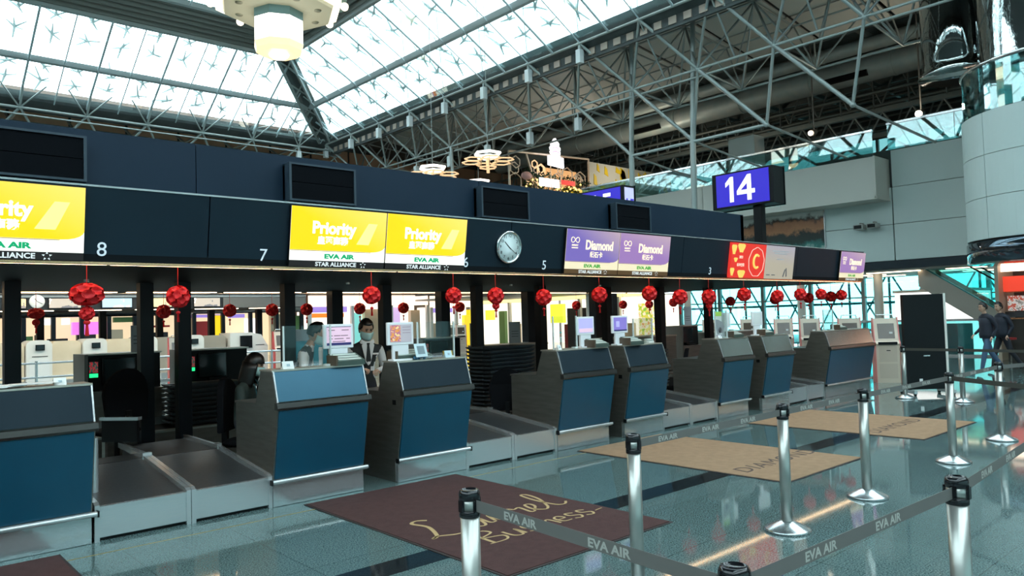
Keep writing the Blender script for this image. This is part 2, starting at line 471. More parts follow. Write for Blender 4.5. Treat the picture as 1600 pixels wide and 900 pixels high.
# ---- steel space frame under the roof
BARM = MB().cyl((0,0,0),(0,0,1), 1, n=8, caps=False).mesh('bar', TRUSS)
def bar(root, p, q, r=.055, name='bar'):
    p = Vector(p); q = Vector(q); d = q-p
    o = bpy.data.objects.new(name, BARM); COL.objects.link(o); o.parent = root
    o.location = p; o.scale = (r, r, d.length)
    o.rotation_euler = d.to_track_quat('Z', 'Y').to_euler()
    return o
NODE = MB().ball((0,0,0), .095, .095, .095, 8, 6).mesh('node', TRUSS)
tr = sroot('trim_4')      # frame along the right-hand roof light
UY = [39.27 - 2.875*k for k in range(15)]
ux, vx, wx, lx, l2x, mx = 21.0, 23.8, 26.6, 22.35, 25.2, 23.1
uz, vz, wz, lz, l2z, mz = 12.1, 12.5, 12.3, 10.2, 10.0, 7.9
for i, y in enumerate(UY[:11]):
    yn = y - 2.875; ym = y - 1.44
    share('node', NODE, tr, (ux,y,uz)); share('node', NODE, tr, (lx,ym,lz)); share('node', NODE, tr, (vx,y,vz), scale=(.8,.8,.8))
    bar(tr, (ux,y,uz), (ux,yn,uz), .06); bar(tr, (vx,y,vz), (vx,yn,vz), .05)
    bar(tr, (ux,y,uz), (vx,y,vz), .06)
    bar(tr, (lx,ym,lz), (lx,ym-2.875,lz), .05); bar(tr, (lx+.12,ym,lz-.22), (lx+.12,ym-2.875,lz-.22), .042)
    bar(tr, (ux,y,uz), (lx,ym,lz), .062); bar(tr, (ux,yn,uz), (lx,ym,lz), .052)
    bar(tr, (vx,y,vz), (lx,ym,lz), .045); bar(tr, (vx,yn,vz), (lx,ym,lz), .04)
    bar(tr, (vx,y,vz), (wx,y,wz), .04); bar(tr, (vx,y,vz), (l2x,ym,l2z), .04); bar(tr, (vx,yn,vz), (l2x,ym,l2z), .04)
    bar(tr, (lx,ym,lz), (l2x,ym,l2z), .05); bar(tr, (l2x,ym,l2z), (l2x,ym-2.875,l2z), .05)
    bar(tr, (ux,y,uz), (lx+.1,ym+1.44,lz), .035); bar(tr, (wx,y,wz), (l2x,ym,l2z), .03); bar(tr, (wx,yn,wz), (l2x,ym,l2z), .03); bar(tr, (wx,y,wz), (wx,yn,wz), .04)
    bar(tr, (vx,y,vz), (lx+.12,ym+1.44,lz-.22), .022); bar(tr, (l2x,ym,l2z), (28.2,ym+1.44,12.2), .03)
    if i > 1: bar(tr, (ux,y,uz), (ux-.55,y,18.5), .03, 'mast')
    if 6 <= i < 10:
        bar(tr, (lx,ym,lz), (mx,ym-2.1,mz), .07); bar(tr, (lx,ym-2.875,lz), (mx,ym-2.1,mz), .055)
        if i < 8: bar(tr, (mx,ym-2.1,mz), (mx,ym-4.975,mz), .06)
        bar(tr, (mx,ym-2.1,mz), (26.6,ym-3.2,7.0), .045)
        share('node', NODE, tr, (mx,ym-2.1,mz))
for y, zt in ((15.65, 15.0), (18.5, 13.6)):      # the stout raking posts
    bar(tr, (mx-.35, y-.55, zt), (mx, y, mz), .10, 'post'); bar(tr, (mx, y, mz), (mx+.3, y+.3, 3.3), .11, 'post')
bar(tr, (lx, 29.1, lz), (lx+.2, 29.0, 3.5), .08, 'post')
tf = sroot('trim_5')      # frame along the far roof light
for k in range(-12, 6):
    x = 8.6 + 2.667*k
    if x > 21: continue
    a = (x, 39.2, 11.75); b = (x+.0, 41.9, 11.75); c = (x+1.33, 40.5, 10.1)
    share('node', NODE, tf, a); share('node', NODE, tf, b)
    bar(tf, a, (x+2.667, 39.2, 11.75), .06); bar(tf, b, (x+2.667, 41.9, 11.75), .06); bar(tf, a, b, .055)
    bar(tf, (x,39.2,11.45), (x+2.667,39.2,11.45), .04)
    bar(tf, a, c, .055); bar(tf, b, c, .045); bar(tf, (x+2.667,39.2,11.75), c, .055); bar(tf, (x+2.667,41.9,11.75), c, .045)
    bar(tf, c, (c[0]+2.667, c[1], c[2]), .05)
    bar(tf, a, (x, 38.2, 12.75), .05); bar(tf, a, (x+.9, 38.4, 12.65), .035); bar(tf, a, (x-.9, 38.4, 12.65), .035)
    bar(tf, b, (x, 43.2, 12.4), .06)
# speaker and lamp boxes of the frame
BOXM = MB().box(-.11,.11,-.11,.11,-.26,.26).mesh('lamp_box', M('lamp_box_paint', (.66,.70,.70), .5))
n_ = 0
def lampbox(x, y, z, txt):
    t = thing('lamp_box', txt, 'lamp', (x,y,z)); o = share('housing', BOXM, t, (0,0,0))
    MB().cyl((0,0,.26),(0,0,.46),.04,n=6).build('stem', TRUSS, t); return t
for i in range(8):
    lampbox(ux, UY[i], uz-.52, 'pale box lamp under the roof frame top chord, %s from the far hip corner' % ORD[i])
for i, k in enumerate((2,3,4,5,6)):
    lampbox(lx, UY[k]-1.44, lz-.72, 'pale box lamp under the lower roof chord, %s from the far end' % ORD[i])
lampbox(19.267, 39.2, 11.22, 'pale box lamp below the far roof frame beside the hip corner')
# small square fittings along the roof-light gutter
sq = box(-.02,.02,-.16,.16,-.13,.13).mesh('gutter_lamp', M('gutter_lamp_paint', (.50,.40,.33), .5))
gr_ = sroot('trim_6')
struct(box(21.29, 21.31, -12, 39, 11.6, 11.9), 'lamp_rail', DARKC, gr_)
for k in range(60): share('gutter_lamp', sq, gr_, (21.27, 38.6-k*.62, 11.75))
sq2 = box(-.13,.13,-.02,.02,-.16,.16).mesh('gutter_lamp', M('gutter_lamp_warm', (.55,.36,.24), .5))
struct(box(-16, 21, 39.57, 39.6, 11.85, 12.12), 'lamp_rail', M('gutter_brown', (.16,.13,.11), .6), gr_)
for k in range(44): share('gutter_lamp', sq2, gr_, (20.3-k*.8, 39.55, 11.99))

# ---- air ducts
def duct(name, label, x, z, r, y0, y1, rings, slots):
    t = thing(name, label, 'duct', (x, y0, z))
    MB().cyl((0,0,0),(0,y1-y0,0), r, n=24).build('pipe', DUCT, t)
    for y in rings: MB().cyl((0,y-y0-.05,0),(0,y-y0+.05,0), r+.03, n=24).build('joint_ring', DUCT, t)
    for y in slots:
        MB().box(-r-.04, -r*.6, y-y0-1.0, y-y0+1.0, -.42, -.18).build('air_slot', BLACKP, t)
    for y in rings[::2]: MB().cyl((0,y-y0,r),(0,y-y0,r+1.6),.03,n=6).build('hanger', TRUSSD, t)
    return t
duct('air_duct', 'large grey round air duct with black slots under the dark roof', 35.0, 12.6, .58, -4, 40, [2,6,9.2,13,16.8,20.6,24.6,28.4,32], [15,26.5,4])
duct('air_duct', 'thinner grey air duct running above the large slotted duct', 33.2, 13.1, .30, -4, 40, [4,10,16,22,28,34], [])
gd = sroot('trim_7')     # lattice girder below the ducts
for z in (11.75, 10.45):
    struct(box(40, 40.3, -6, 42, z, z+.25), 'girder_chord', DUCT if z > 11 else TRUSSD, gd)
for k in range(32):
    y = 41 - k*1.45
    bar(gd, (40.15, y, 10.6), (40.15, y-.72, 11.8), .05); bar(gd, (40.15, y-1.45, 10.6), (40.15, y-.72, 11.8), .05)
lat = MB()
for k in range(30):
    y = 42 - k*1.6
    for x, za, zb in ((38, 11.6, 13.5), (43.5, 11.2, 13.4)):
        lat.cyl((x,y,za),(x,y-.8,zb),.05,n=5); lat.cyl((x,y-1.6,za),(x,y-.8,zb),.05,n=5)
    lat.cyl((37,y,13.9),(37,y,11.2),.04,n=5)
for x, z in ((38,11.6),(38,13.5),(43.5,11.2),(43.5,13.4),(41.6,12.6),(37,12.0),(45.5,12.4),(39,12.6)): lat.cyl((x,-6,z),(x,43,z),.08,n=6)
for k in range(9): lat.cyl((37.5+k*1.1,-6,13.2-k*.12),(37.5+k*1.1,43,13.2-k*.12),.06,n=5)
o = lat.build('roof_lattice', TRUSSD, gd); o['kind'] = 'stuff'

# ---- end wall with its panels, ledge box and glass balustrade
we = sroot('wall_end')
struct(box(27.5, 27.8, -16, 13.2, 3.28, 7.2), 'wall_core', JOINT, we)
struct(box(27.5, 27.8, 13.2, 40, 3.28, 6.0), 'wall_core', JOINT, we)
for z0, z1 in ((3.30, 4.55), (4.57, 5.85), (5.87, 7.15)):
    for y0, y1 in ((-8,-4.4),(-4.4,-.8),(-.8,2.8),(2.8,6.4),(6.4,10.48),(10.5,13.2)):
        if z0 > 5.8 and y0 > 10: continue
        struct(box(27.40, 27.52, y0+.012, y1-.012, z0, z1), 'panel', WALLP, we)
for y0, y1 in ((13.2,16.6),(16.6,20),(20,23.5),(23.5,27),(27,30.5),(30.5,34)):
    struct(box(27.40, 27.52, y0+.012, y1-.012, 3.3, 5.6), 'panel', WALLP, we)
LEDGEP = M('ledge_paint', (.60,.60,.55), .4)
for y0, y1 in ((10.6,14.1),(14.1,17.5),(17.5,20.9),(20.9,24.3)):
    struct(box(26.35, 26.5, y0+.012, y1-.012, 5.45, 6.85), 'ledge_panel', LEDGEP, we)
struct(box(26.5, 27.5, 10.6, 24.3, 5.5, 6.84), 'ledge_body', LEDGEP, we)
struct(box(26.3, 27.5, 10.55, 24.3, 5.38, 5.47), 'ledge_sill', LEDGEP, we)
struct(box(26.3, 27.5, 10.58, 10.64, 5.4, 6.86), 'ledge_end', LEDGEP, we)
struct(box(27.55, 48, -16, 44, 5.6, 5.9), 'mezzanine_slab', JOINT, we)
struct(box(24.8, 27.55, 24.4, 44, 5.6, 5.9), 'mezzanine_slab', JOINT, we)
struct(box(27.5, 33.6, -16, 44, 2.95, 3.05), 'wall_soffit', M('corridor_ceiling', (.42,.40,.36), .5), we)
struct(box(27.38, 27.5, -8, 34, 3.0, 3.28), 'wall_base_band', M('dark_band', (.012,.02,.03), .2), we)
def balust(idx, x, y0, y1, z0, z1, n):
    r = sroot('window_%d' % idx)
    st = (y1-y0)/n
    for k in range(n):
        struct(box(x, x+.03, y0+k*st+.01, y0+(k+1)*st-.01, z0, z1), 'pane', BALG, r)
    struct(box(x-.04, x+.07, y0, y1, z1-.01, z1+.06), 'rail', CHROME, r)
    return r
balust(6, 26.5, 10.7, 24.3, 6.85, 7.75, 6)
balust(7, 27.5, 6.3, 10.6, 7.18, 8.1, 2)
balust(8, 27.5, -8, 6.2, 7.18, 8.1, 4)
balust(11, 25.2, 24.4, 32.4, 6.6, 7.5, 3)
struct(box(28.6, 29.4, 16.35, 17.6, 6, 9.1), 'trim_8', M('grey_shaft', (.5,.55,.53), .5))

# ---- corridor under the end wall: teal glass front, columns, lamps, escalator
w9 = sroot('window_9')
gp = box(-.02,.02,-1.2,1.2,0,3.1).mesh('pane', TEALG)
for k in range(7): share("pane", gp, w9, (34, 8.3+k*2.45, .05))
for k in range(8):
    struct(box(33.9, 34.1, 7.0+k*2.45, 7.15+k*2.45, 0, 3.2), 'mullion', M('grey_mullion', (.32,.38,.37), .4) if k == 0 else bpy.data.materials['grey_mullion'], w9)
for z in (1.0, 2.1): struct(box(33.93, 34.05, 7.0, 24.3, z, z+.06), 'transom', bpy.data.materials['grey_mullion'], w9)
struct(box(33.6, 34.2, -16, 44, 3.2, 5.6), 'wall_corridor_head', M('corridor_head', (.3,.3,.27), .5))
TEALB = M('teal_steel', (.02,.26,.29), .5)
lt = sroot('trim_9')      # outdoor teal lattice beyond the glass
for k in range(16):
    y = 5 + k*1.9
    bar(lt, (37, y, 0), (37, y+1.9, 3.4), .045)
    bar(lt, (37, y+1.9, 0), (37, y, 3.4), .045); bar(lt, (37, y, -.2), (37, y, 4.2), .06)
for z in (.6, 1.9, 3.2): bar(lt, (37, 4, z), (37, 42, z), .06)
TB = BARM.copy(); TB.materials.clear(); TB.materials.append(TEALB)
for o in lt.children: o.data = TB
struct(box(36, 47.9, -15.9, 44, -.2, .02), 'trim_10', M('outdoor_terrace', (.32,.48,.47), .6))
for i, (x, y) in enumerate(((28.6, 11.6), (28.6, 14.6), (28.6, 20), (28.6, 26))):
    c = MB().cyl((x,y,0),(x,y,2.95),.16,n=16).build('trim_%d' % (11+i), M('corridor_column', (.62,.60,.54), .3) if i == 0 else bpy.data.materials['corridor_column']); c['kind'] = 'structure'
LINL = E_('linear_lamp_glow', (1,.80,.55), 5.0)
lin = [(28.2,10.9,1.8),(28.4,8.6,1.2),(29.8,12.6,1.6),(29.8,9.6,1.6),(31.4,12.4,1.4),(31.4,8.8,1.6),(28.2,15.2,1.6),(28.2,19.0,1.6),(29.8,16.6,1.6),(31.6,18.6,1.6),(28.3,5.6,1.4),(29.9,6.0,1.4)]
for i, (x, y, L) in enumerate(lin):
    t = thing('ceiling_lamp', 'warm linear lamp set in the corridor ceiling under the end wall, %s' % (ORD[i] + ' of the row'), 'lamp', (x,y,2.95))
    t['group'] = 'corridor ceiling lamps'
    box(-.10,.10,-L/2,L/2,-.035,-.012).build('diffuser', LINL, t); box(-.13,.13,-L/2-.03,L/2+.03,-.012,.0).build('tray', WHITE, t)

# ================================================================== CHECK-IN CANOPY
can = thing('check_in_canopy', 'long dark navy canopy on posts over the row of check-in counters', 'canopy', (0,0,0))
XL, XR = -4.8, 16.0
joints = [-4.8, -1.16, 2.46, 6.08, 9.63, 13.2, 16.0]
for a, b in zip(joints[:-1], joints[1:]):
    MB().prism([(6.84,2.225),(6.90,2.225),(6.81,2.83),(6.745,2.83)], 'x', a+.006, b-.006).build('fascia_panel', NAVYF, can)
box(XL, XR, 6.80, 7.6, 2.79, 2.84).build('fascia_top', NAVYF, can)
for a, b in ((-4.8,-1.1),(-1.1,2.6),(2.6,6.2),(6.2,9.4),(9.4,12.6)):
    box(a+.004, b-.004, 7.5, 7.6, 2.83, 3.47).build('upper_panel', NAVY, can)
box(XL, 12.6, 7.6, 11.3, 3.38, 3.45).build('upper_deck', NAVY, can)
box(12.5, 12.6, 7.5, 11.4, 2.83, 3.45).build('upper_end', NAVY, can)
box(XL, 12.6, 11.3, 11.4, 2.83, 3.45).build('upper_panel', NAVY, can)
box(XL, XR, 6.83, 12.1, 2.215, 2.30).build('soffit', SOFFIT, can)
box(XL, XR, 12.04, 12.1, 2.205, 2.83).build('fascia_panel', NAVYF, can)
box(XR-.06, XR, 6.84, 12.06, 2.225, 2.83).build('end_panel', NAVYF, can)
box(XL, XR, 6.825, 6.895, 2.205, 2.225).build('edge_trim', COPPER, can)
box(XL, XR, 6.738, 6.80, 2.83, 2.845).build('top_trim', STEEL, can)
box(XL, XR, 12.06, 12.14, 2.20, 2.215).build('edge_trim', STEEL, can)
PW = .075
for x, y in ((1.36,9.5),(2.72,9.62),(3.06,9.34),(4.47,9.5),(6.02,9.55),(7.78,9.55),(9.18,9.5),(11.05,9.6),(12.6,9.5),(14.35,9.5)):
    box(x-PW, x+PW, y-PW, y+PW, .0, 2.22).build('post', PILLAR, can)
for x in (6.26, 8.53, 10.75, 12.85, 15.25):
    box(x-.10, x+.10, 11.4, 11.6, 0, 2.22).build('post', PILLAR, can)
for s, x in (('8',1.6),('7',2.975),('6',5.41),('5',6.68),('3',10.396),('9',.1)):
    text(s, .165, LETW, can, (x, 6.829, 2.275), rot=(PI/2+.155,0,0), name='bay_number', align='CENTER')
for x in (1.96, 5.1, 8.05, 10.2):
    MB().cyl((x,9.0,2.19),(x,9.0,2.215),.03,n=10).build('soffit_fitting', STEEL, can)
SPOT = E_('soffit_strip_glow', (1,.66,.36), 14)
for k in range(13):      # warm strip lamps just behind the fascia's lower edge
    x = -2.6 + k*1.43
    box(x, x+1.40, 6.905, 6.935, 2.207, 2.214).build('strip_lamp', SPOT, can)

for k in range(13): box(-2.6+k*1.43, -1.3+k*1.43, 11.9, 11.95, 2.207, 2.214).build('strip_lamp', SPOT, can)  # back-edge strips added to brighten the rear lanterns and consoles
# twin speaker panels on the upper fascia
GRILLE = M('grille_black', (.004,.005,.007), .7, spec=.05)
def panel_box(x0, x1, txt):
    t = thing('speaker_panel', txt, 'speaker', ((x0+x1)/2, 7.5, 2.97)); w = (x1-x0)/2
    fr = M('panel_frame', (.035,.055,.075), .35) if 'panel_frame' not in bpy.data.materials else bpy.data.materials['panel_frame']
    mb = MB().box(-w,w,-.16,0,.0,.02).box(-w,w,-.16,0,.385,.405).box(-w,-w+.025,-.16,0,.02,.385).box(w-.025,w,-.16,0,.02,.385).box(-w,w,-.05,0,.02,.385)
    mb.build('frame', fr, t)
    box(-w+.025,w-.025,-.145,-.05,.02,.199).build('grille', GRILLE, t); box(-w+.025,w-.025,-.145,-.05,.205,.385).build('grille', GRILLE, t)
    MB().tube([(-.1,-.1,-.01),(-.05,-.1,-.045),(.05,-.1,-.045),(.1,-.1,-.01)], .008, 5).build('bracket', STEEL, t)
panel_box(.78, 1.61, 'framed black speaker panel above the cut-off yellow sign')
panel_box(3.50, 4.29, 'framed black speaker panel above the pair of yellow signs')
panel_box(6.11, 6.95, 'framed black speaker panel above the wall clock')
panel_box(8.75, 9.60, 'framed black speaker panel above the pair of purple signs')

# ---- light-box signs on the fascia
def sign_face(name, base, hi, ang):
    m, nt, b = new_mat(name)
    tc = nt.nodes.new('ShaderNodeTexCoord'); sx = nt.nodes.new('ShaderNodeSeparateXYZ')
    nt.links.new(tc.outputs['Generated'], sx.inputs[0])
    ad = nt.nodes.new('ShaderNodeMath'); ad.operation = 'MULTIPLY_ADD'; ad.inputs[1].default_value = ang
    nt.links.new(sx.outputs[0], ad.inputs[0]); 
    ml = nt.nodes.new('ShaderNodeMath'); ml.operation = 'MULTIPLY'; ml.inputs[1].default_value = 1-ang
    nt.links.new(sx.outputs[2], ml.inputs[0]); nt.links.new(ml.outputs[0], ad.inputs[2])
    r = nt.nodes.new('ShaderNodeValToRGB')
    r.color_ramp.elements[0].color = (*base,1); r.color_ramp.elements[0].position = .45
    r.color_ramp.elements[1].color = (*hi,1); r.color_ramp.elements[1].position = 1
    nt.links.new(ad.outputs[0], r.inputs[0])
    b.inputs['Base Color'].default_value = (base[0]*.25, base[1]*.25, base[2]*.25, 1); nt.links.new(r.outputs[0], b.inputs['Emission Color'])
    b.inputs['Emission Strength'].default_value = .9
    b.inputs['Roughness'].default_value = .4
    return m
YFACE = sign_face('yellow_sign_face', (1.05,.78,.004), (1.08,.88,.22), .55)
YPALE = M('pale_yellow_print', (1,.82,.2), .4, emit=(1,.83,.24), es=1)
PFACE = sign_face('purple_sign_face', (.20,.15,.50), (.60,.46,.46), .55)
PFACE2 = sign_face('pink_purple_sign_face', (.36,.21,.50), (.58,.44,.48), .35)
WFACE = E_('white_sign_face', (1,1,.93), 1.0)
CFACE = E_('cream_sign_face', (.85,.74,.50), .9)
BBAND = M('sign_black_band', (.022,.012,.012), .4)
BRBAND = M('sign_brown_band', (.10,.055,.02), .4, emit=(.1,.05,.02), es=.5)
GREENL = E_('green_print', (.0,.36,.14), .9)
GREENL2 = E_('green_print_warm', (.10,.40,.08), .8)
WLET = E_('white_print', (1,1,1), 1.1)
CLET = E_('cream_print', (1,.87,.62), 1.0)
BLET = M('band_print', (.8,.8,.8), .5, emit=(.8,.8,.8), es=.5)
def sign_shape(w, z0, z1):
    """coloured field whose lower right corner is cut by a curve"""
    p = [(-w,z0),(w-.16,z0)]
    for k in range(1,6):
        t = k/5; p.append((w-.16+.16*math.sin(t*PI/2), z0+.07*(1-math.cos(t*PI/2))))
    return p + [(w,z1),(-w,z1)]
def lightbox(x0, x1, kind, label):
    cx = (x0+x1)/2; w = (x1-x0)/2-.005
    t = thing('light_box_sign', label, 'sign', (cx, 6.838, 2.235), group='light-box signs along the fascia'); t.rotation_euler.x = .155
    yf = -.05
    box(-w,w,yf+.004,-.002,.0,.585).build('case', BLACKP, t)
    yel = kind == 'priority'
    box(-w,w,yf,yf+.004,.0,.062).build('black_band', BBAND if yel else BRBAND, t)
    box(-w,w,yf,yf+.004,.062,.585).build('backing', WFACE if yel else CFACE, t)
    MB().prism(sign_shape(w,.165,.585), 'y', yf-.004, yf).build('face', YFACE if yel else (PFACE if kind == 'diamond' else PFACE2), t)
    box(-w,w-.17,yf-.005,yf-.001,.158,.163).build('rule', M('rule_gold',(.5,.32,.05),.5) if yel else M('rule_purple',(.2,.1,.3),.5), t)
    if yel:
        MB().add([(w*.35,yf-.005,.24),(w*.62,yf-.005,.24),(w*.80,yf-.005,.46),(w*.60,yf-.005,.46)],[(0,1,2,3)]).build('print_flash', YPALE, t)
        text('Priority', .165, WLET, t, (-.07,yf-.006,.335), bold=.006, xs=.95)
        text('皇璽商務', .085, WLET, t, (-.08,yf-.006,.235), bold=.003)
    else:
        text('Diamond', .175, CLET, t, (.115,yf-.006,.33), bold=.005, xs=.86)
        text('鑽石卡', .085, CLET, t, (.06,yf-.006,.23), bold=.002)
        ring = []
        for k in range(28):
            a = 2*PI*k/28; ring.append((-w+.16+.062*math.cos(a)/(1+math.sin(a)**2)*1.25, yf-.006, .445+.062*math.sin(a)*math.cos(a)/(1+math.sin(a)**2)*1.6))
        MB().tube(ring, .0055, 4, closed=True).build('loop_emblem', CLET, t)
        text('INFINITY', .03, CLET, t, (-w+.16,yf-.006,.365), bold=.001)
        text('MILEAGELANDS', .017, CLET, t, (-w+.16,yf-.006,.335), bold=.001)
    text('EVA AIR', .062, GREENL if yel else GREENL2, t, (.0,yf-.003,.088), bold=.003, xs=1.55, spacing=.96)
    text('STAR ALLIANCE', .058, BLET, t, (-.03,yf-.002,.010), bold=.0015, xs=1.1)
    st = MB()
    for k in range(5):
        a = PI/2 + k*2*PI/5
        c = (w*.52+.026*math.cos(a), .03+.026*math.sin(a))
        st.add([(c[0]+.012*math.cos(a),yf-.003,c[1]+.012*math.sin(a)),(c[0]+.011*math.cos(a+2.3),yf-.003,c[1]+.011*math.sin(a+2.3)),(c[0]+.011*math.cos(a-2.3),yf-.003,c[1]+.011*math.sin(a-2.3))],[(0,1,2)])
    st.build('star_emblem', BLET, t)
    return t
lightbox(.39, 1.463, 'priority', 'yellow Priority light-box sign cut by the picture edge')
lightbox(3.209, 4.28, 'priority', 'yellow Priority light-box sign next to the number 7')
lightbox(4.285, 5.355, 'priority', 'yellow Priority light-box sign that half hides the number 6')
lightbox(7.0, 8.065, 'diamond', 'bluish purple Diamond light-box sign nearer the clock')
lightbox(8.07, 9.22, 'diamond2', 'pinkish purple Diamond light-box sign right beside the bluish one')
lightbox(14.86, 15.98, 'diamond2', 'small dim purple Diamond sign at the far end of the fascia')
# red card sign and pale card sign
t = thing('light_box_sign', 'red and yellow New Year sign with a white ring on the fascia', 'sign', (11.44,6.838,2.235), group='light-box signs along the fascia'); t.rotation_euler.x = .155
REDF = E_('red_sign_face', (.72,.035,.025), .9); YELP = E_('yellow_print', (.85,.60,.13), .9); PINKP = E_('pale_pink_print', (.9,.62,.5), .9)
box(-.54,.54,-.05,-.002,0,.585).build('face', REDF, t)
def ringpts(cx, cz, r, n, y, wob=0): return [(cx+(r+wob*math.sin(9*2*PI*k/n))*math.cos(2*PI*k/n), y, cz+(r+wob*math.sin(9*2*PI*k/n))*math.sin(2*PI*k/n)) for k in range(n)]
rp = ringpts(.25,.28,.245,48,-.053,.006); rp = [(min(p[0],.53),p[1],p[2]) for p in rp]
MB().tube(rp, .006, 4, closed=True).build('ring_print', PINKP, t)
cr = [( .25+.10*math.cos(a), -.054, .29+.11*math.sin(a)) for a in [1.0+.25*k for k in range(18)]]
MB().tube(cr, .022, 5).build('crescent_print', YELP, t)
for c, r in (((-.47,.47),.11),((-.25,.5),.10),((-.48,.10),.09),((-.2,.06),.10),((-.40,.30),.05)):
    MB().add([(c[0]+r*(1+.35*math.sin(3*a))*math.cos(a)*(.6 if c[0] < -.4 else 1), -.052, min(.58,max(.005,c[1]+r*(1+.3*math.cos(2*a))*math.sin(a)))) for a in [2*PI*k/16 for k in range(16)]], [tuple(range(16))]).build('flame_print', YELP, t)
text('2021', .06, PINKP, t, (-.24,-.053,.33), bold=.002); text('新年快樂', .055, PINKP, t, (-.24,-.053,.2), bold=.002)
t = thing('light_box_sign', 'pale lilac and cream notice sign beside the red sign', 'sign', (12.49,6.838,2.235), group='light-box signs along the fascia'); t.rotation_euler.x = .155
box(-.5,.5,-.05,-.002,0,.585).build('face', sign_face('pale_notice_face', (.46,.42,.33), (.40,.38,.48), .1), t)
GREYP = M('grey_print', (.12,.12,.14), .6)
for z, w_ in ((.48,.3),(.44,.22),(.34,.12)): box(-w_,w_,-.052,-.05,z,z+.018).build('print_line', M('pale_print_line',(.6,.58,.6),.6) if 'pale_print_line' not in bpy.data.materials else bpy.data.materials['pale_print_line'], t)
for x in (-.38,-.2): box(x-.06,x+.06,-.052,-.05,.06,.075).build('print_line', GREYP, t)
MB().add([(.12,-.052,.04),(.16,-.052,.04),(.22,-.052,.17),(.19,-.052,.18)],[(0,1,2,3)]).add([(.24,-.052,.04),(.28,-.052,.05),(.25,-.052,.2),(.22,-.052,.2)],[(0,1,2,3)]).build('pen_print', GREYP, t)

# ---- wall clock
t = thing('wall_clock', 'round white wall clock with silver rim on the dark fascia', 'clock', (6.036, 6.79, 2.53)); t.rotation_euler.x = .155
R90 = Matrix.Rotation(PI/2, 4, 'X')
MB().lathe([(.0,.0),(.195,.0),(.2,.02),(.195,.045),(.178,.05),(.176,.03)], 40).xf(R90).build('rim', CHROME, t)
MB().lathe([(.0,.028),(.178,.03),(.178,.032),(0,.032)], 40).xf(R90).build('dial', M('clock_dial', (.72,.80,.80), .4), t)
for k in range(12):
    a = PI/2 - (k+1)*PI/6
    text(str(k+1), .052, BLACKP, t, (.138*math.cos(a), -.033, .138*math.sin(a)-.015), name='numeral', ext=.0008)
def hand(a, L, w):
    d = Vector((math.cos(a),0,math.sin(a))); n = Vector((-d.z,0,d.x))*w
    return MB().add([d*-.03-n+Vector((0,-.036,0)), d*L-n*.6+Vector((0,-.036,0)), d*L+n*.6+Vector((0,-.036,0)), d*-.03+n+Vector((0,-.036,0))], [(0,1,2,3)])
hand(math.radians(140), .10, .006).build('hour_hand', BLACKP, t); hand(math.radians(-33), .14, .004).build('minute_hand', BLACKP, t)

# ---- illuminated 14 sign on its post
SB = sign_face('blue_sign_face', (.035,.02,.62), (.06,.035,.72), .9)
def gate_sign(x, y0, y1, z0, z1, s, label, side=None, zfoot=2.84, py=None):
    t = thing('gate_sign', label, 'sign', (x, (y0+y1)/2, zfoot)); w = (y1-y0)/2; h0, h1 = z0-zfoot, z1-zfoot
    box(0,.48,-w,w,h0,h1).build('case', BLACKP, t, .01)
    box(.48,.5,-w-.02,w+.02,h0-.02,h1+.02).build('back_rim', BLACKG, t)
    box(-.012,.0,-w+.1,w-.12,h0+.05,h1-.04).build('face', SB, t)
    if s == '14':
        H_ = h1-h0; zb = h0+H_*.16; zt = h0+H_*.86
        one = [(.42,zt-.17),(.30,zt-.03),(.28,zt),(.20,zt),(.20,zb),(.31,zb),(.31,zt-.15),(.38,zt-.09)]
        MB().prism([(y,z) for y,z in [(.31,zb),(.21,zb),(.21,zt),(.29,zt),(.42,zt-.13),(.42,zt-.23),(.31,zt-.15)]], 'x', -.02, -.012).build('numeral', WLET, t)
        MB().prism([(-.16,zt),(-.25,zt),(-.25,zb+.25),(-.34,zb+.25),(-.34,zb+.15),(-.25,zb+.15),(-.25,zb),(-.145,zb),(-.145,zb+.15),(.12,zb+.15),(.12,zb+.24)], 'x', -.02, -.012).build('numeral', WLET, t)
        # open counter of the 4
        MB().prism([(-.145,zt-.2),(-.145,zb+.25),(.02,zb+.25)], 'x', -.022, -.02).build('numeral_counter', SB, t)
    else:
        text(s, (h1-h0)*.93, WLET, t, (-.016, 0, h0+(h1-h0)*.17), rot=(PI/2,0,-PI/2), bold=.012, spacing=1.12, ext=.003)
    py = 0 if py is None else py
    box(.12,.30,py-.1,py+.1,0,h0).build('pole', BLACKP, t)
    if side:
        box(.05,.43,-w-.01,-w,h0+.08,h1-.06).build('side_face', M('side_face_lilac', (.5,.5,.7), .4, emit=(.6,.6,.85), es=.6), t)
        text(side, (h1-h0)*.5, SB, t, (.24, -w-.014, h0+.2), bold=.004)
    return t
gate_sign(15.6, 8.50, 10.08, 4.10, 4.95, '14', 'blue illuminated counter sign reading 14 on a black post', py=-.3)
gate_sign(15.7, 12.9, 14.5, 4.32, 5.18, '15', 'partly hidden blue illuminated sign reading 15 behind the canopy', side='15', zfoot=0, py=-.1)

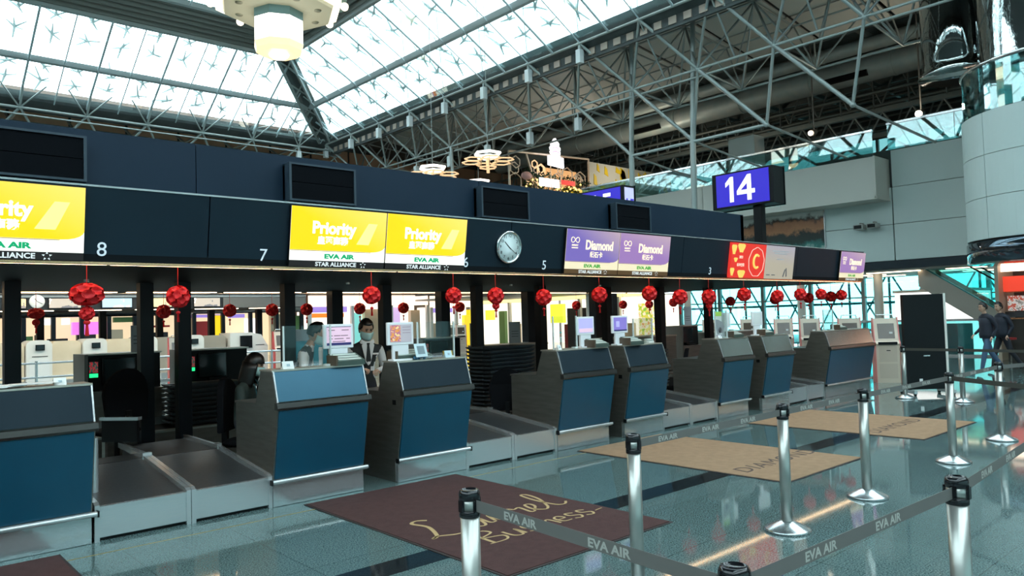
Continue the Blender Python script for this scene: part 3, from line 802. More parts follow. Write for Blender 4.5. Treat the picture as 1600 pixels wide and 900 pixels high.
# ================================================================== COUNTERS AND BELTS
def counter(x0, w, label, lock, seat=True, d=.83, up=None):
    t = thing('check_in_counter', label, 'counter', (x0, 6.64, 0), group='check-in counters along the canopy')
    body = [(.05,0),(.05,.21),(0,.215),(-.002,.25),(-.128,.90),(-.11,.95),(-.02,1.235),(.23,1.235),(.35,.93),(d,.90),(d,0)]
    MB().prism(body, 'x', 0, w).build('body', DSTEEL, t)
    box(.004, w-.004, .0, .05, .004, .205).build('kick_plate', STEELW, t)
    MB().prism([(-.004,.262),(-.126,.888),(-.142,.886),(-.022,.258)], 'x', .012, w-.012).build('front_panel', BLUE, t)
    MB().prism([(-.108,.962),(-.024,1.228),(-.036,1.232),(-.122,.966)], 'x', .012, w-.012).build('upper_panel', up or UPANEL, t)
    for x in (0, w-.012):
        MB().prism([(-.104,.958),(-.018,1.236),(-.042,1.238),(-.128,.96)], 'x', x, x+.012).build('edge_strip', STEEL, t)
    MB().prism([(-.10,.895),(-.155,.893),(-.165,.91),(-.155,.953),(-.10,.957)], 'x', -.015, w+.015).build('ledge', LEDGES, t)
    MB().cyl((-.02,-.035,.232),(w+.03,-.035,.232), .022, n=12).build('bumper_rail', STEEL, t)
    for x in (.06, w-.06): box(x-.02,x+.02,-.02,.01,.215,.245).build('rail_bracket', BLACKP, t)
    for x in (-.03, w+.028): box(x,x+.012,-.06,-.01,.208,.256).build('end_cap', BLACKP, t)
    MB().prism([(-.03,1.236),(.25,1.236),(.25,1.252),(-.03,1.252)], 'x', -.004, w+.004).build('worktop', WTOP, t)
    if seat: MB().prism([(.34,.905),(d+.02,.905),(d+.02,.925),(.34,.93)], 'x', -.003, w+.003).build('desk_shelf', DSTEEL, t)
    if lock: box(-.004,0,-.04+.05,.02+.05,.80,.85).build('lock_plate', BLACKP, t)
    return t
UPANEL = M('steel_dark_reflection', (.020,.032,.042), .4, .0, c2=(.024,.037,.048), scale=2, spec=.05)  # dark reflection put into the colour of these steel uppers
LEDGES = M('ledge_steel', (.10,.095,.09), .3, .8)
WTOP = M('worktop_steel', (.55,.50,.43), .3, .6)
UPSTEEL = M('upper_bare_steel', (.46,.44,.41), .25, .95, c2=(.52,.50,.47), scale=3, stretch=(12,1,1))
counter(.10, 1.375, 'blue-fronted counter with papers on top, cut by the picture edge', False)
counter(2.95, .945, 'blue-fronted counter where the woman sits, under the number 7', False, up=M('sky_tinted_panel', (.03,.11,.17), .3, .4, c2=(.035,.125,.19), scale=2))  # bluer upper panel: sky reflection put into its colour
counter(4.30, .90, 'blue-fronted counter behind the top of the burgundy mat with a pamphlet stand', True)
counter(6.64, .97, 'blue-fronted counter in front of the tall tray stack', False)
counter(7.93, .86, 'blue-fronted counter directly beyond the counter beside the tall tray stack', True)
counter(10.2, .87, 'blue-fronted counter with a big clear poster screen on top', False, up=UPSTEEL)
counter(11.5, .90, 'narrow blue-fronted counter just before the last wide one', True, up=UPSTEEL)
counter(13.77, 1.95, 'wide grey-blue counter at the far end with a bare steel top', False, up=UPSTEEL)

KNEE = 1.25
def belt(x0, w, label, guard=False, back=2.72):
    t = thing('baggage_belt', label, 'baggage belt', (x0, 6.66, 0), group='baggage belts between the counters')
    box(0, w, .03, .06, .0, .03).build('toe_strip', BLACKP, t)
    box(.0, w, .02, back, .03, .2).build('base', DSTEEL, t)
    box(.035, w-.035, .0, .03, .03, .255).build('front_plate', STEEL, t)
    box(.035, w-.035, -.006, .05, .252, .272).build('front_lip', STEEL, t)
    MB().prism([(.05,.2),(.05,.265),(KNEE,.405),(KNEE,.2)], 'x', .035, w-.035).build('belt', RUBBER, t)
    MB().prism([(KNEE+.015,.2),(KNEE+.015,.407),(back-.02,.415),(back-.02,.2)], 'x', .035, w-.035).build('belt', RUBBER2, t)
    for x in (0, w-.036):
        MB().prism([(-.012,.0),(-.012,.285),(.03,.305),(KNEE,.445),(back,.455),(back,.40),(KNEE,.37),(.04,.20),(.04,.0)], 'x', x, x+.036).build('side_rail', STEEL, t)
        box(x-.004, x+.04, KNEE-.04, KNEE+.04, .40, .462).build('rail_joint', STEEL, t)
    if guard: MB().cyl((.10,.45,.28),(.10,.45,.76),.036,n=14).build('guard_post', STEEL, t)
    return t
RUBBER2 = M('belt_rubber_dark', (.013,.014,.015), .5, c2=(.018,.019,.02), scale=40)
belt(1.495, .735, 'baggage belt right beside the cut-off counter with papers', True, 1.6)
belt(2.235, .715, 'baggage belt against the left side of the woman\'s counter', False, 2.25)
belt(5.205, .72, 'baggage belt just beyond the pamphlet counter, under the number 6')
belt(5.93, .71, 'baggage belt against the counter with the tall tray stack')
belt(8.79, .70, 'baggage belt nearer of the two before the poster-screen counter')
belt(9.495, .70, 'baggage belt against the poster-screen counter')
belt(12.4, .70, 'baggage belt nearer of the two before the wide end counter')
belt(13.105, .66, 'baggage belt against the wide end counter')
TEALP = M('pale_metal_plate', (.42,.47,.43), .35, .5)
for i, (x0, x1) in enumerate(((1.9,4.2),(5.2,6.62),(8.8,10.18),(12.4,13.75))):
    t = thing('collector_conveyor', 'low metal conveyor running behind the belts, %s from the picture edge' % ORD[i], 'conveyor', (x0, 9.72, 0), group='collector conveyors')
    L = x1-x0
    box(0,L,0,.8,0,.40).build('frame', DSTEEL, t); box(0,L,.0,.12,.40,.425).build('edge_plate', TEALP, t)
    box(0,L,.12,.74,.40,.418).build('belt', RUBBER2, t); box(0,L,.74,.8,.40,.52).build('side_rail', STEEL, t)
# raised rail of the second conveyor behind the first counter
t = thing('conveyor_guard', 'short steel guard rail beside the black chair', 'guard rail', (2.09,8.97,0), -.90)
box(0,.42,0,.04,.47,.70).build('plate', BLACKP, t); box(-.02,.44,-.012,.052,.70,.735).build('rail', STEEL, t); box(0,.04,0,.04,0,.47).build('leg', DSTEEL, t)

# ---- carpets
def mat(x0, x1, y0, y1, m, label, name='floor_mat'):
    t = thing(name, label, 'mat', ((x0+x1)/2, (y0+y1)/2, .0)); w = (x1-x0)/2; h = (y1-y0)/2
    box(-w+.02,w-.02,-h+.02,h-.02,.0015,.011).build('pile', m, t)
    mb = MB(); e = .02
    mb.box(-w,w,-h,-h+e,.0015,.006).box(-w,w,h-e,h,.0015,.006).box(-w,-w+e,-h+e,h-e,.0015,.006).box(w-e,w,-h+e,h-e,.0015,.006)
    mb.build('border', M('mat_border',(.03,.02,.02),.8) if 'mat_border' not in bpy.data.materials else bpy.data.materials['mat_border'], t)
    return t
def strokes(polys, width, mtl, parent, loc, name='lettering'):
    """script writing woven in: flat ribbons along smooth curves"""
    mb = MB()
    for pl, wv in polys:
        pts = []
        n = len(pl)
        for i in range(n-1):
            p0 = pl[max(i-1,0)]; p1 = pl[i]; p2 = pl[i+1]; p3 = pl[min(i+2,n-1)]
            for k in range(5):
                s = k/5
                pts.append(tuple(.5*((2*p1[j])+(-p0[j]+p2[j])*s+(2*p0[j]-5*p1[j]+4*p2[j]-p3[j])*s*s+(-p0[j]+3*p1[j]-3*p2[j]+p3[j])*s**3) for j in (0,1)))
        pts.append(pl[-1])
        L = []; Rr = []
        for i, p in enumerate(pts):
            a = pts[max(i-1,0)]; b = pts[min(i+1,len(pts)-1)]
            d = Vector((b[0]-a[0], b[1]-a[1])).normalized(); nn = Vector((-d.y, d.x))*width*wv*(.55+.45*abs(d.y))
            L.append((p[0]+nn.x,p[1]+nn.y,0)); Rr.append((p[0]-nn.x,p[1]-nn.y,0))
        k = len(pts)
        mb.add(L+Rr, [(i,i+1,i+1+k,i+k) for i in range(k-1)])
    o = mb.build(name, mtl, parent); o.location = loc
    return o
m1 = mat(3.19, 4.95, 3.68, 6.52, MATBR, 'burgundy carpet mat lettered Laurel Business in front of the counters')
LAUREL = [([(.28,.60),(.20,.66),(.12,.60),(.16,.40),(.06,.12),(-.02,.06),(.05,.10),(.20,.03),(.34,.04),(.40,.10)],1.25),
  ([(.62,.30),(.54,.34),(.46,.22),(.48,.08),(.56,.08),(.64,.30),(.63,.10),(.70,.10)],1),
  ([(.70,.12),(.76,.32),(.75,.10),(.82,.08),(.90,.32),(.90,.10),(.96,.10)],1),
  ([(.96,.12),(1.02,.34),(1.06,.28),(1.14,.30),(1.12,.10),(1.18,.10)],1),
  ([(1.18,.12),(1.28,.22),(1.30,.32),(1.24,.33),(1.20,.16),(1.28,.06),(1.36,.12)],1),
  ([(1.36,.12),(1.50,.40),(1.54,.64),(1.48,.66),(1.44,.40),(1.46,.12),(1.54,.07),(1.62,.14)],1)]
sc_ = .92
strokes([([(a*sc_,b*sc_*.95) for a,b in pl],w) for pl,w in LAUREL], .014, GOLDT, m1, (-.70,-.44,.0118))
BUS = [([(.06,.34),(.05,.02)],1.2),([(.0,.34),(.18,.38),(.22,.28),(.06,.2),(.24,.14),(.2,.03),(.0,.02)],1),
  ([(.30,.22),(.31,.06),(.40,.04),(.44,.22),(.44,.04)],1), ([(.62,.2),(.54,.23),(.53,.15),(.62,.1),(.58,.03),(.49,.05)],1),
  ([(.69,.2),(.69,.04)],1), ([(.76,.04),(.77,.21),(.78,.16),(.86,.21),(.88,.04)],1),
  ([(.93,.13),(1.03,.14),(1.0,.22),(.93,.18),(.94,.06),(1.04,.05)],1), ([(1.2,.2),(1.12,.23),(1.11,.15),(1.2,.1),(1.16,.03),(1.08,.05)],1),
  ([(1.36,.2),(1.28,.23),(1.27,.15),(1.36,.1),(1.32,.03),(1.24,.05)],1), ([(1.42,.1),(1.54,.12)],.7)]
strokes([([(a*.86,b*.86) for a,b in pl],w) for pl,w in BUS], .012, GOLDT, m1, (-.50,-.82,.0118))
mat(-.5, 1.23, 3.7, 6.5, MATBR, 'burgundy carpet mat cut off at the bottom corner of the picture')
m2 = mat(6.78, 8.46, 3.68, 6.45, MATTAN, 'tan carpet mat lettered DIAMOND, nearer one')
text('DIAMOND', .30, BROWNT, m2, (.08,-.86,.012), rot=(0,0,0), shear=.2, xs=1.02, ext=.0005, spacing=1.1)
m3 = mat(10.03, 11.98, 3.6, 6.4, MATTAN, 'tan carpet mat lettered DIAMOND, farther one')
text('DIAMOND', .30, BROWNT, m3, (-.05,-.78,.012), rot=(0,0,0), shear=.2, xs=1.02, ext=.0005, spacing=1.1)

# ---- belt barrier posts
SP = {}
POSTS = M('post_steel', (.47,.48,.45), .33, .85)
BASES = M('base_steel', (.55,.60,.61), .24, .9)
SP['base'] = MB().lathe([(.168,.0),(.172,.012),(.163,.022),(.065,.066),(.046,.076)], 36).mesh('base', BASES)
SP['pole'] = MB().lathe([(.041,.06),(.041,.84)], 24).mesh('pole', POSTS)
SP['collar'] = MB().lathe([(.041,.835),(.045,.838),(.045,.862),(.041,.865)], 20).mesh('collar', BLACKG)
SP['head'] = MB().lathe([(.041,.862),(.041,.915)], 24).mesh('head', POSTS)
SP['cap'] = MB().lathe([(.041,.905),(.0455,.908),(.0455,.935),(.039,.948),(.033,.95),(.031,.944)], 24).mesh('cap', BLACKG)
SP['clip'] = MB().box(.038,.050,-.013,.013,.862,.912).mesh('clip', BLACKG)
TL = text_mesh('EVA AIR', .043, bold=.0012, xs=1.3, ext=.0004).copy(); TL.materials.clear(); TL.materials.append(TAPET)
TAPED = M('dark_olive_tape', (.06,.06,.05), .7)
def stanchion(x, y, label, tapes=(), z=0):
    """tapes: (dx, dy, text side 1/-1, material)"""
    t = thing('belt_barrier', label, 'barrier post', (x,y,z), group='belt barrier posts')
    for k in ('base','pole','collar','head','cap'): share(k, SP[k], t)
    for a in range(4): share('clip', SP['clip'], t, rot=(0,0,a*PI/2))
    for dx, dy, side, m in tapes:
        L = math.hypot(dx, dy); a = math.atan2(dy, dx)
        b = box(.036, L-.036, -.0008, .0008, .864, .912).build('belt_tape', m, t); b.rotation_euler = (0,0,a)
        if side:
            n = int((L-.2)/.48); 
            for k in range(n):
                xx = .26 + k*.48 + (L-.2-n*.48)/2
                o = share('lettering', TL, b, (xx, -.0014, .872), (PI/2,0,0)) if side > 0 else share('lettering', TL, b, (xx, .0014, .872), (PI/2,0,PI))
    return t
stanchion(1.974, 2.507, 'steel belt post standing in front of the burgundy mat lettering', [(-.10,-1.317,1,TAPE)])
stanchion(3.534, 2.896, 'steel belt post at the near corner of the burgundy mat', [(1.81,.02,1,TAPE)])
stanchion(1.874, 1.19, 'belt post of which only the black cap shows at the bottom edge', [(1.59,-.06,1,TAPE)])
stanchion(5.344, 2.92, 'steel belt post in front of the nearer tan mat', [(1.4,0,1,TAPE)])
stanchion(6.744, 2.915, 'steel belt post just past the tip of the nearer tan mat', [(2.066,-.03,1,TAPE)])
stanchion(3.465, 1.129, 'large steel belt post close to the camera at the lower right', [(1.62,.1,1,TAPE)])
stanchion(8.81, 2.888, 'steel belt post right behind the large near post', [(1.79,.03,1,TAPE),(-.66,-.9,0,TAPED)])
stanchion(10.60, 2.92, 'steel belt post farthest along the row by the farther tan mat', [(2.0,-.6,0,TAPE)])
stanchion(14.48, 5.49, 'slim belt post in front of the black board', [(-.09,-.97,0,TAPED)])
stanchion(14.39, 4.515, 'slim belt post just right of the black board', [(-.25,-1.5,-1,TAPED)])

# ================================================================== THINGS ON THE COUNTERS
def print_mat(name, cols, s, es):
    """flat printed or displayed picture: blotches of colour"""
    m, nt, b = new_mat(name)
    tc = nt.nodes.new('ShaderNodeTexCoord'); n = nt.nodes.new('ShaderNodeTexNoise'); n.inputs['Scale'].default_value = s; n.inputs['Detail'].default_value = 4
    r = nt.nodes.new('ShaderNodeValToRGB'); r.color_ramp.interpolation = 'CONSTANT'
    k = len(cols)
    for i, c in enumerate(cols):
        p = .30 + .40*i/k
        e = r.color_ramp.elements[i] if i < 2 else r.color_ramp.elements.new(p)
        e.position = p if i else 0; e.color = (*c, 1)
    nt.links.new(tc.outputs['Object'], n.inputs[0]); nt.links.new(n.outputs[0], r.inputs[0])
    nt.links.new(r.outputs[0], b.inputs['Base Color'])
    if es:
        nt.links.new(r.outputs[0], b.inputs['Emission Color']); b.inputs['Emission Strength'].default_value = es
    b.inputs['Roughness'].default_value = .3
    return m
PINKS = E_('pink_screen', (.72,.52,.66), .9)
PURPS = E_('violet_screen', (.22,.18,.55), .9)
LILS = E_('lilac_screen', (.42,.42,.78), .9)
FOODS = print_mat('photo_screen', [(.25,.05,.03),(.6,.25,.06),(.35,.12,.2),(.75,.5,.2)], 22, .8)
GREYS = E_('grey_screen', (.42,.42,.47), .8)
DKBL = E_('navy_screen', (.02,.02,.12), .8)
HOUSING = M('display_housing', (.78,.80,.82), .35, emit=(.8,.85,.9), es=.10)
def display(x, kind, label, zb=1.252, y=6.74):
    t = thing('display_screen', label, 'monitor', (x, y, zb), group='customer displays on the counters')
    box(-.165,.165,-.012,.02,.165,.405).build('housing', HOUSING, t, .008)
    box(-.10,.10,-.005,.02,.02,.17).build('stand', HOUSING, t); box(-.12,.12,-.05,.06,0,.018).build('foot', HOUSING, t)
    m = {'pink':PINKS,'food':GREYS,'lil':LILS,'purp':PURPS,'white':PAPER}[kind]
    box(-.135,.135,-.016,-.011,.195,.38).build('screen', m, t)
    if kind == 'pink':
        box(-.135,.135,-.018,-.016,.195,.22).build('screen_bar', DKBL, t); box(-.135,.135,-.018,-.016,.374,.38).build('screen_bar', DKBL, t)
        for k, (xx, zz, w_) in enumerate(((-.08,.345,.035),(.07,.345,.04),(-.09,.29,.02),(-.02,.29,.035),(.06,.29,.04),(-.09,.26,.02),(0,.26,.05),(.1,.26,.02),(.0,.232,.07))):
            box(xx-w_,xx+w_,-.0175,-.016,zz-.004,zz+.004).build('screen_line', M('screen_ink',(.25,.15,.22),.5) if 'screen_ink' not in bpy.data.materials else bpy.data.materials['screen_ink'], t)
    if kind == 'food':
        box(-.13,-.005,-.018,-.016,.2,.375).build('screen_photo', FOODS, t)
        for zz in (.35,.32,.29): box(.02,.12,-.0175,-.016,zz,zz+.004).build('screen_line', bpy.data.materials['screen_ink'], t)
    if kind == 'lil': box(-.13,.13,-.0175,-.016,.2,.25).build('screen_photo', PINKS, t)
    if kind == 'purp':
        box(-.135,.135,-.0175,-.016,.195,.212).build('screen_bar', DKBL, t); box(-.09,-.02,-.0175,-.016,.25,.33).build('screen_photo', LILS, t)
    return t
display(3.70, 'pink', 'white customer display with a pink boarding screen on the woman\'s counter')
display(4.43, 'food', 'white customer display with an orange food photo beside the dark post')
display(7.32, 'lil', 'white customer display with a lilac and pink screen beside the clear frame')
display(8.02, 'purp', 'white customer display with a deep violet screen')
display(10.62, 'white', 'white blank-faced display behind the big clear poster screen')
display(11.62, 'white', 'white blank-faced display on the narrow counter before the end counter')
def printer(x, label, green=True, y=6.74, zb=1.252, w=.30):
    t = thing('boarding_pass_printer', label, 'printer', (x, y, zb), group='pass printers on the counters')
    MB().prism([(-.10,0),(-.10,.045),(.09,.115),(.09,0)], 'x', -w/2, w/2).build('housing', GREENP if green else BLACKP, t)
    for k in range(3):
        y0 = -.085+k*.055
        MB().prism([(y0,.052+k*.0203),(y0,.058+k*.0203),(y0+.028,.0685+k*.0203),(y0+.028,.0625+k*.0203)], 'x', -w/2+.02, w/2-.03).build('paper_slot', M('printer_strip',(.55,.60,.55),.4) if 'printer_strip' not in bpy.data.materials else bpy.data.materials['printer_strip'], t)
    box(-w/2-.02,-w/2,-.1,.09,.0,.10).build('side_cover', M('printer_side',(.10,.07,.045),.5) if 'printer_side' not in bpy.data.materials else bpy.data.materials['printer_side'], t)
    return t
printer(3.70+.04, 'dark green pass printer in front of the pink-screen display', y=6.655, w=.30)
printer(4.60, 'dark green pass printer behind the small pamphlet stand', y=6.81, w=.44)
printer(7.44, 'dark pass printer under the lilac-screen display', y=6.65, w=.26)
printer(8.16, 'dark pass printer under the violet-screen display', y=6.65, w=.28)
printer(10.78, 'dark pass printer beside the big clear poster screen', y=6.68, w=.28)
printer(11.75, 'dark pass printer on the narrow counter before the end counter', y=6.68, w=.28)
printer(14.62, 'dark pass printer on the wide end counter', y=6.72, w=.30)
printer(.55, 'black ticket machine behind the papers on the cut-off counter', False, y=6.80, w=.5)
def acrylic(x0, x1, h, label, y=6.70, zb=1.252, poster=None):
    t = thing('acrylic_screen', label, 'screen', (x0, y, zb), group='clear screens on the counters')
    L = x1-x0
    box(0,L,0,.008,.0,h).build('sheet', CLEAR, t)
    edge = M('acrylic_edge', (.72,.78,.77), .3) if 'acrylic_edge' not in bpy.data.materials else bpy.data.materials['acrylic_edge']
    for xx in (0, L-.012): box(xx,xx+.012,-.006,.014,0,h).build('edge', edge, t)
    for xx in (.03, L-.07): box(xx,xx+.04,-.03,.04,0,.02).build('foot', edge, t)
    if poster: poster(t, L, h)
    return t
acrylic(3.10, 3.60, .40, 'clear acrylic screen at the left end of the woman\'s counter')
acrylic(4.62, 5.12, .40, 'clear acrylic screen on the counter with the pamphlet stand')
acrylic(6.70, 7.14, .42, 'clear acrylic screen with white edges on the counter by the tall tray stack', y=6.72)
acrylic(8.26, 8.70, .36, 'clear acrylic screen right of the violet-screen display')
def car_poster(t, L, h):
    ye = .003
    MB().add([(.02,-.002,.02),(L*.55,-.002,.02),(L*.55,-.002,h-.02),(.02,-.002,h-.02)],[(0,1,2,3)]).build('poster_sheet', M('poster_pale',(.72,.78,.74),.4), t)
    box(.02,L*.55,-.005,-.002,h-.09,h-.02).build('poster_sky', M('poster_green',(.45,.75,.12),.4), t)
    g = M('poster_car', (.30,.32,.33), .4); dk = M('poster_dark', (.05,.05,.06), .4)
    MB().add([(.02,-.0035,.16),(.02,-.0035,.30),(.10,-.0035,.29),(.22,-.0035,.25),(.25,-.0035,.18),(.22,-.0035,.09),(.05,-.0035,.06)],[(0,1,2,3,4,5,6)]).build('poster_car', g, t)
    MB().lathe([(0,0),(.045,0),(.045,.002),(0,.002)],16).xf(Matrix.Translation((.13,-.0035,.13)) @ Matrix.Rotation(PI/2,4,'X')).build('poster_wheel', dk, t)
    box(.03,L*.5,-.005,-.0036,.03,.055).build('poster_bar', M('poster_violet',(.15,.08,.25),.4), t)
acrylic(10.26, 10.60, .44, 'big clear poster screen showing a silver car under bright green', y=6.68, poster=car_poster)
acrylic(13.95, 14.35, .40, 'clear acrylic screen at the left of the wide end counter')
def card(x, y, w, h, label, m=PAPER, z=1.252, rz=0):
    t = thing('card_stand', label, 'card', (x,y,z), rz, 'small cards standing on the counters')
    MB().prism([(-.03,0),(-.005,h),(.005,h),(-.018,0)], 'x', -w/2, w/2).build('card', m, t)
    MB().prism([(.0,0),(.0,h*.7),(.008,h*.7),(.045,0)], 'x', -w/2+.01, w/2-.01).build('back_leg', m, t)
    MB().prism([(-.026,h*.35),(-.018,h*.65),(-.0175,h*.65),(-.0255,h*.35)], 'x', -w*.15, w*.15).build('print_block', M('card_print',(.35,.45,.5),.6) if 'card_print' not in bpy.data.materials else bpy.data.materials['card_print'], t)
    return t
card(1.27, 6.70, .085, .055, 'small white card standing at the right end of the cut-off counter')
card(3.13, 6.68, .11, .07, 'small white card at the left end of the woman\'s counter')
card(5.02, 6.70, .09, .075, 'small pale blue card at the right end of the pamphlet counter', M('pale_blue_card',(.55,.72,.80),.5))
card(6.74, 6.67, .06, .06, 'small white card at the foot of the clear screen by the tray stack')
card(10.30, 6.64, .09, .05, 'small white card below the silver car poster')
t = thing('pamphlet_stand', 'small stand with a pale notice on a blue leafy base', 'stand', (4.62, 6.66, 1.252))
MB().prism([(-.05,.03),(.0,.17),(.008,.17),(-.042,.03)], 'x', -.075, .075).build('notice', M('notice_card',(.62,.74,.78),.5), t)
MB().prism([(-.042,.06),(-.012,.145),(-.0115,.145),(-.0415,.06)], 'x', -.045, .045).build('notice_print', M('notice_print',(.22,.28,.31),.6), t)
bl = MB()
for k in range(14): bl.ball((-.07+.14*random.random(), -.03+.05*random.random(), .012+.018*random.random()), .018, .014, .012, 6, 4)
bl.build('leafy_base', M('blue_base',(.03,.20,.36),.4,c2=(.02,.08,.15),scale=60), t)['kind'] = 'stuff'
t = thing('paper_stack', 'loose white papers spread on top of the cut-off counter', 'papers', (.85,6.71,1.252))
for k in range(6):
    o = box(-.15,.15,-.09,.09,0,.004).build('sheet', PAPER, t); o.location = (-.3+k*.11, .02*math.sin(k*2), .0045*k); o.rotation_euler = (0,0,.2*math.sin(k*3.1))
t = thing('telephone', 'white desk telephone on the counter with the violet display', 'telephone', (8.62,6.72,1.252))
box(-.06,.06,-.06,.06,0,.03).build('base', OFFW, t, .008); MB().cyl((-.07,0,.05),(.07,0,.05),.018,n=8).build('handset', OFFW, t); box(-.01,.01,-.01,.01,.03,.05).build('cradle', OFFW, t)
t = thing('small_box', 'small yellow box behind the pamphlet counter', 'box', (5.12,6.83,1.252))
box(-.045,.045,-.03,.03,0,.06).build('box_body', M('yellow_box',(.8,.5,.02),.5), t); box(-.047,.047,-.032,.032,.06,.068).build('lid', bpy.data.materials['yellow_box'], t)

# ---- stacks of black baggage trays
def tray_mesh():
    w, d, h = .46, .27, .052
    mb = MB()
    o = [(-w,-d),(w,-d),(w,d),(-w,d)]; i_ = [(-w+.05,-d+.05),(w-.05,-d+.05),(w-.05,d-.05),(-w+.05,d-.05)]
    vs = [(x,y,h) for x,y in o] + [(x,y,0) for x,y in i_] + [(x*.985,y*.97,h-.02) for x,y in o] + [(x*.93,y*.9,h-.004) for x,y in o] + [(x,y,.008) for x,y in i_]
    fs = []
    for k in range(4):
        j = (k+1)%4
        fs += [(k,8+k,8+j,j),(8+k,4+k,4+j,8+j),(k,j,12+j,12+k),(12+k,12+j,16+j,16+k)]
    fs += [(7,6,5,4),(16,17,18,19)]
    mb.add(vs, fs)
    return mb
TRAYP = M('tray_plastic', (.075,.10,.118), .36)
TRAYM = tray_mesh().mesh('tub', TRAYP)
_rim = MB()
for a, b in (((-.46,-.27),(-.46,.27)),((.46,-.27),(.46,.27))):
    _rim.box(a[0]-.012,a[0]+.012,-.10,.10,.035,.056)
RIML = MB().box(-.475,-.452,-.11,.11,.03,.05).mesh('handle', TRAYP)
RIMR = MB().box(.452,.475,-.11,.11,.03,.05).mesh('handle', TRAYP)
LIP = MB().prism([(-.275,.044),(-.285,.05),(-.275,.056),(-.25,.054)], 'x', -.44, .44).mesh('lip', TRAYP)
def tray_stack(x, y, z, n, pitch, where, rz=0):
    for k in range(n):
        lab = 'bottom tray' if k == 0 else ('top tray' if k == n-1 else '%s tray from the top' % ORD[n-1-k])
        t = thing('baggage_tray', 'black plastic %s of the stack %s' % (lab, where), 'tray', (x+.004*math.sin(k*7), y+.004*math.cos(k*5), z+k*pitch), rz, 'black trays stacked '+where)
        share('tub', TRAYM, t); share('handle', RIML, t); share('handle', RIMR, t); share('lip', LIP, t)
tray_stack(3.60, 10.16, .426, 9, .0575, 'behind the woman', .02)
tray_stack(7.40, 8.55, .40, 15, .0575, 'beside the black chair', .05)
tray_stack(10.75, 8.55, .40, 11, .0575, 'before the poster counter', .03)
for x, lab in ((7.40,'low dark cart under the tall stack of fifteen trays'),(10.75,'low dark cart under the farther stack of trays')):
    t = thing('tray_cart', lab, 'cart', (x,8.55,0)); box(-.44,.44,-.25,.25,.12,.395).build('body', DSTEEL, t)
    for sx in (-.36,.36):
        for sy in (-.18,.18): MB().cyl((sx,sy-.02,.06),(sx,sy+.02,.06),.06,n=10).build('caster', BLACKP, t); box(sx-.02,sx+.02,sy-.012,sy+.012,.08,.125).build('fork', DSTEEL, t)

# ---- black office chairs
def chair(x, y, rz, label, zs=.50):
    t = thing('office_chair', label, 'chair', (x,y,0), rz, 'black staff chairs')
    MB().ball((0,0,zs-.04), .25,.25,.055,16,8).build('seat', CHAIRM, t)
    b = MB(); pr = [(.0,.24)]
    n = 14; vs = []
    for s_, yy in ((0,.20),(1,.27)):
        for k in range(n+1):
            a = PI*k/n; vs.append((.25*math.cos(a), yy+.05*(1-math.sin(a))*0-.05*abs(math.cos(a))**2, zs+.38+.28*math.sin(a)))
        vs += [(-.22,yy-.03,zs+.08),(.22,yy-.03,zs+.08)]
    m = n+3
    b.add(vs, [tuple(range(m-1,-1,-1)), tuple(range(m,2*m))] + [(i,(i+1)%m,(i+1)%m+m,i+m) for i in range(m)])
    b.build('backrest', CHAIRM, t, .015)
    box(-.03,.03,.20,.26,zs-.08,zs+.2).build('back_stem', BLACKP, t); box(-.03,.03,0,.26,zs-.10,zs-.07).build('back_stem', BLACKP, t)
    MB().cyl((0,0,.08),(0,0,zs-.07),.03,n=10).build('column', BLACKP, t)
    for k in range(5):
        a = 2*PI*k/5; MB().cyl((0,0,.10),(.27*math.cos(a),.27*math.sin(a),.07),.02,n=6).build('leg', BLACKP, t)
        MB().ball((.27*math.cos(a),.27*math.sin(a),.035),.035,.035,.035,8,6).build('caster', BLACKP, t)
CHAIRM = M('chair_fabric', (.006,.007,.009), .8, spec=.1)
chair(2.30, 9.22, PI+.25, 'black round-backed chair behind the two nearest baggage belts', .58)
chair(7.0, 7.97, 2.42, 'black round-backed chair in front of the tall tray stack', .32)
chair(10.80, 7.88, PI+.6, 'black chair beside the counter with the car poster', .40)
chair(4.42, 9.9, PI-.2, 'black chair behind the woman, before the far console', .42)

# ---- service consoles of the back row
def console(x, label, y=10.75, w=.95, h=1.0):
    t = thing('service_console', label, 'console', (x,y,0), 0, 'dark consoles of the back counters')
    box(0,w,0,.55,0,h-.12).build('cabinet', DSTEEL, t); box(0,w,.2,.6,h-.12,h+.34).build('hood', BLACKP, t)
    box(-.02,.02,-.02,.6,0,h+.36).build('side_panel', M('console_side',(.20,.19,.17),.5) if 'console_side' not in bpy.data.materials else bpy.data.materials['console_side'], t)
    box(-.0,w+.02,.18,.62,h+.34,h+.36).build('top_edge', WTOP, t)
    box(.22,.62,.13,.17,h-.05,h+.30).build('monitor', BLACKG, t, .006); box(.24,.60,.125,.13,h-.03,h+.28).build('screen', M('dark_screen',(.02,.035,.04),.1) if 'dark_screen' not in bpy.data.materials else bpy.data.materials['dark_screen'], t)
    box(.38,.46,.14,.2,h-.12,h-.05).build('monitor_stand', BLACKP, t)
    box(.04,.18,.10,.2,h-.12,h+.30).build('terminal', BLACKP, t); box(.06,.16,.095,.10,h+.12,h+.26).build('terminal_screen', print_mat('terminal_print',[(.02,.03,.03),(.05,.12,.1),(.5,.02,.03),(.1,.05,.05)],30,.6) if 'terminal_print' not in bpy.data.materials else bpy.data.materials['terminal_print'], t)
    box(.06,.16,.093,.097,h+.06,h+.11).build('green_lamp', E_('green_led',(.02,.8,.25),1.5) if 'green_led' not in bpy.data.materials else bpy.data.materials['green_led'], t)
    box(.25,.6,-.02,.1,h-.115,h-.095).build('keyboard', BLACKP, t)
    return t
console(2.33, 'dark console with a black screen seen between the nearest posts')
console(3.55, 'dark console with a black monitor behind the first tray stack')
console(7.55, 'dark console seen past the man in the vest')
console(15.1, 'dark console with a dim monitor right of the thick dark post')
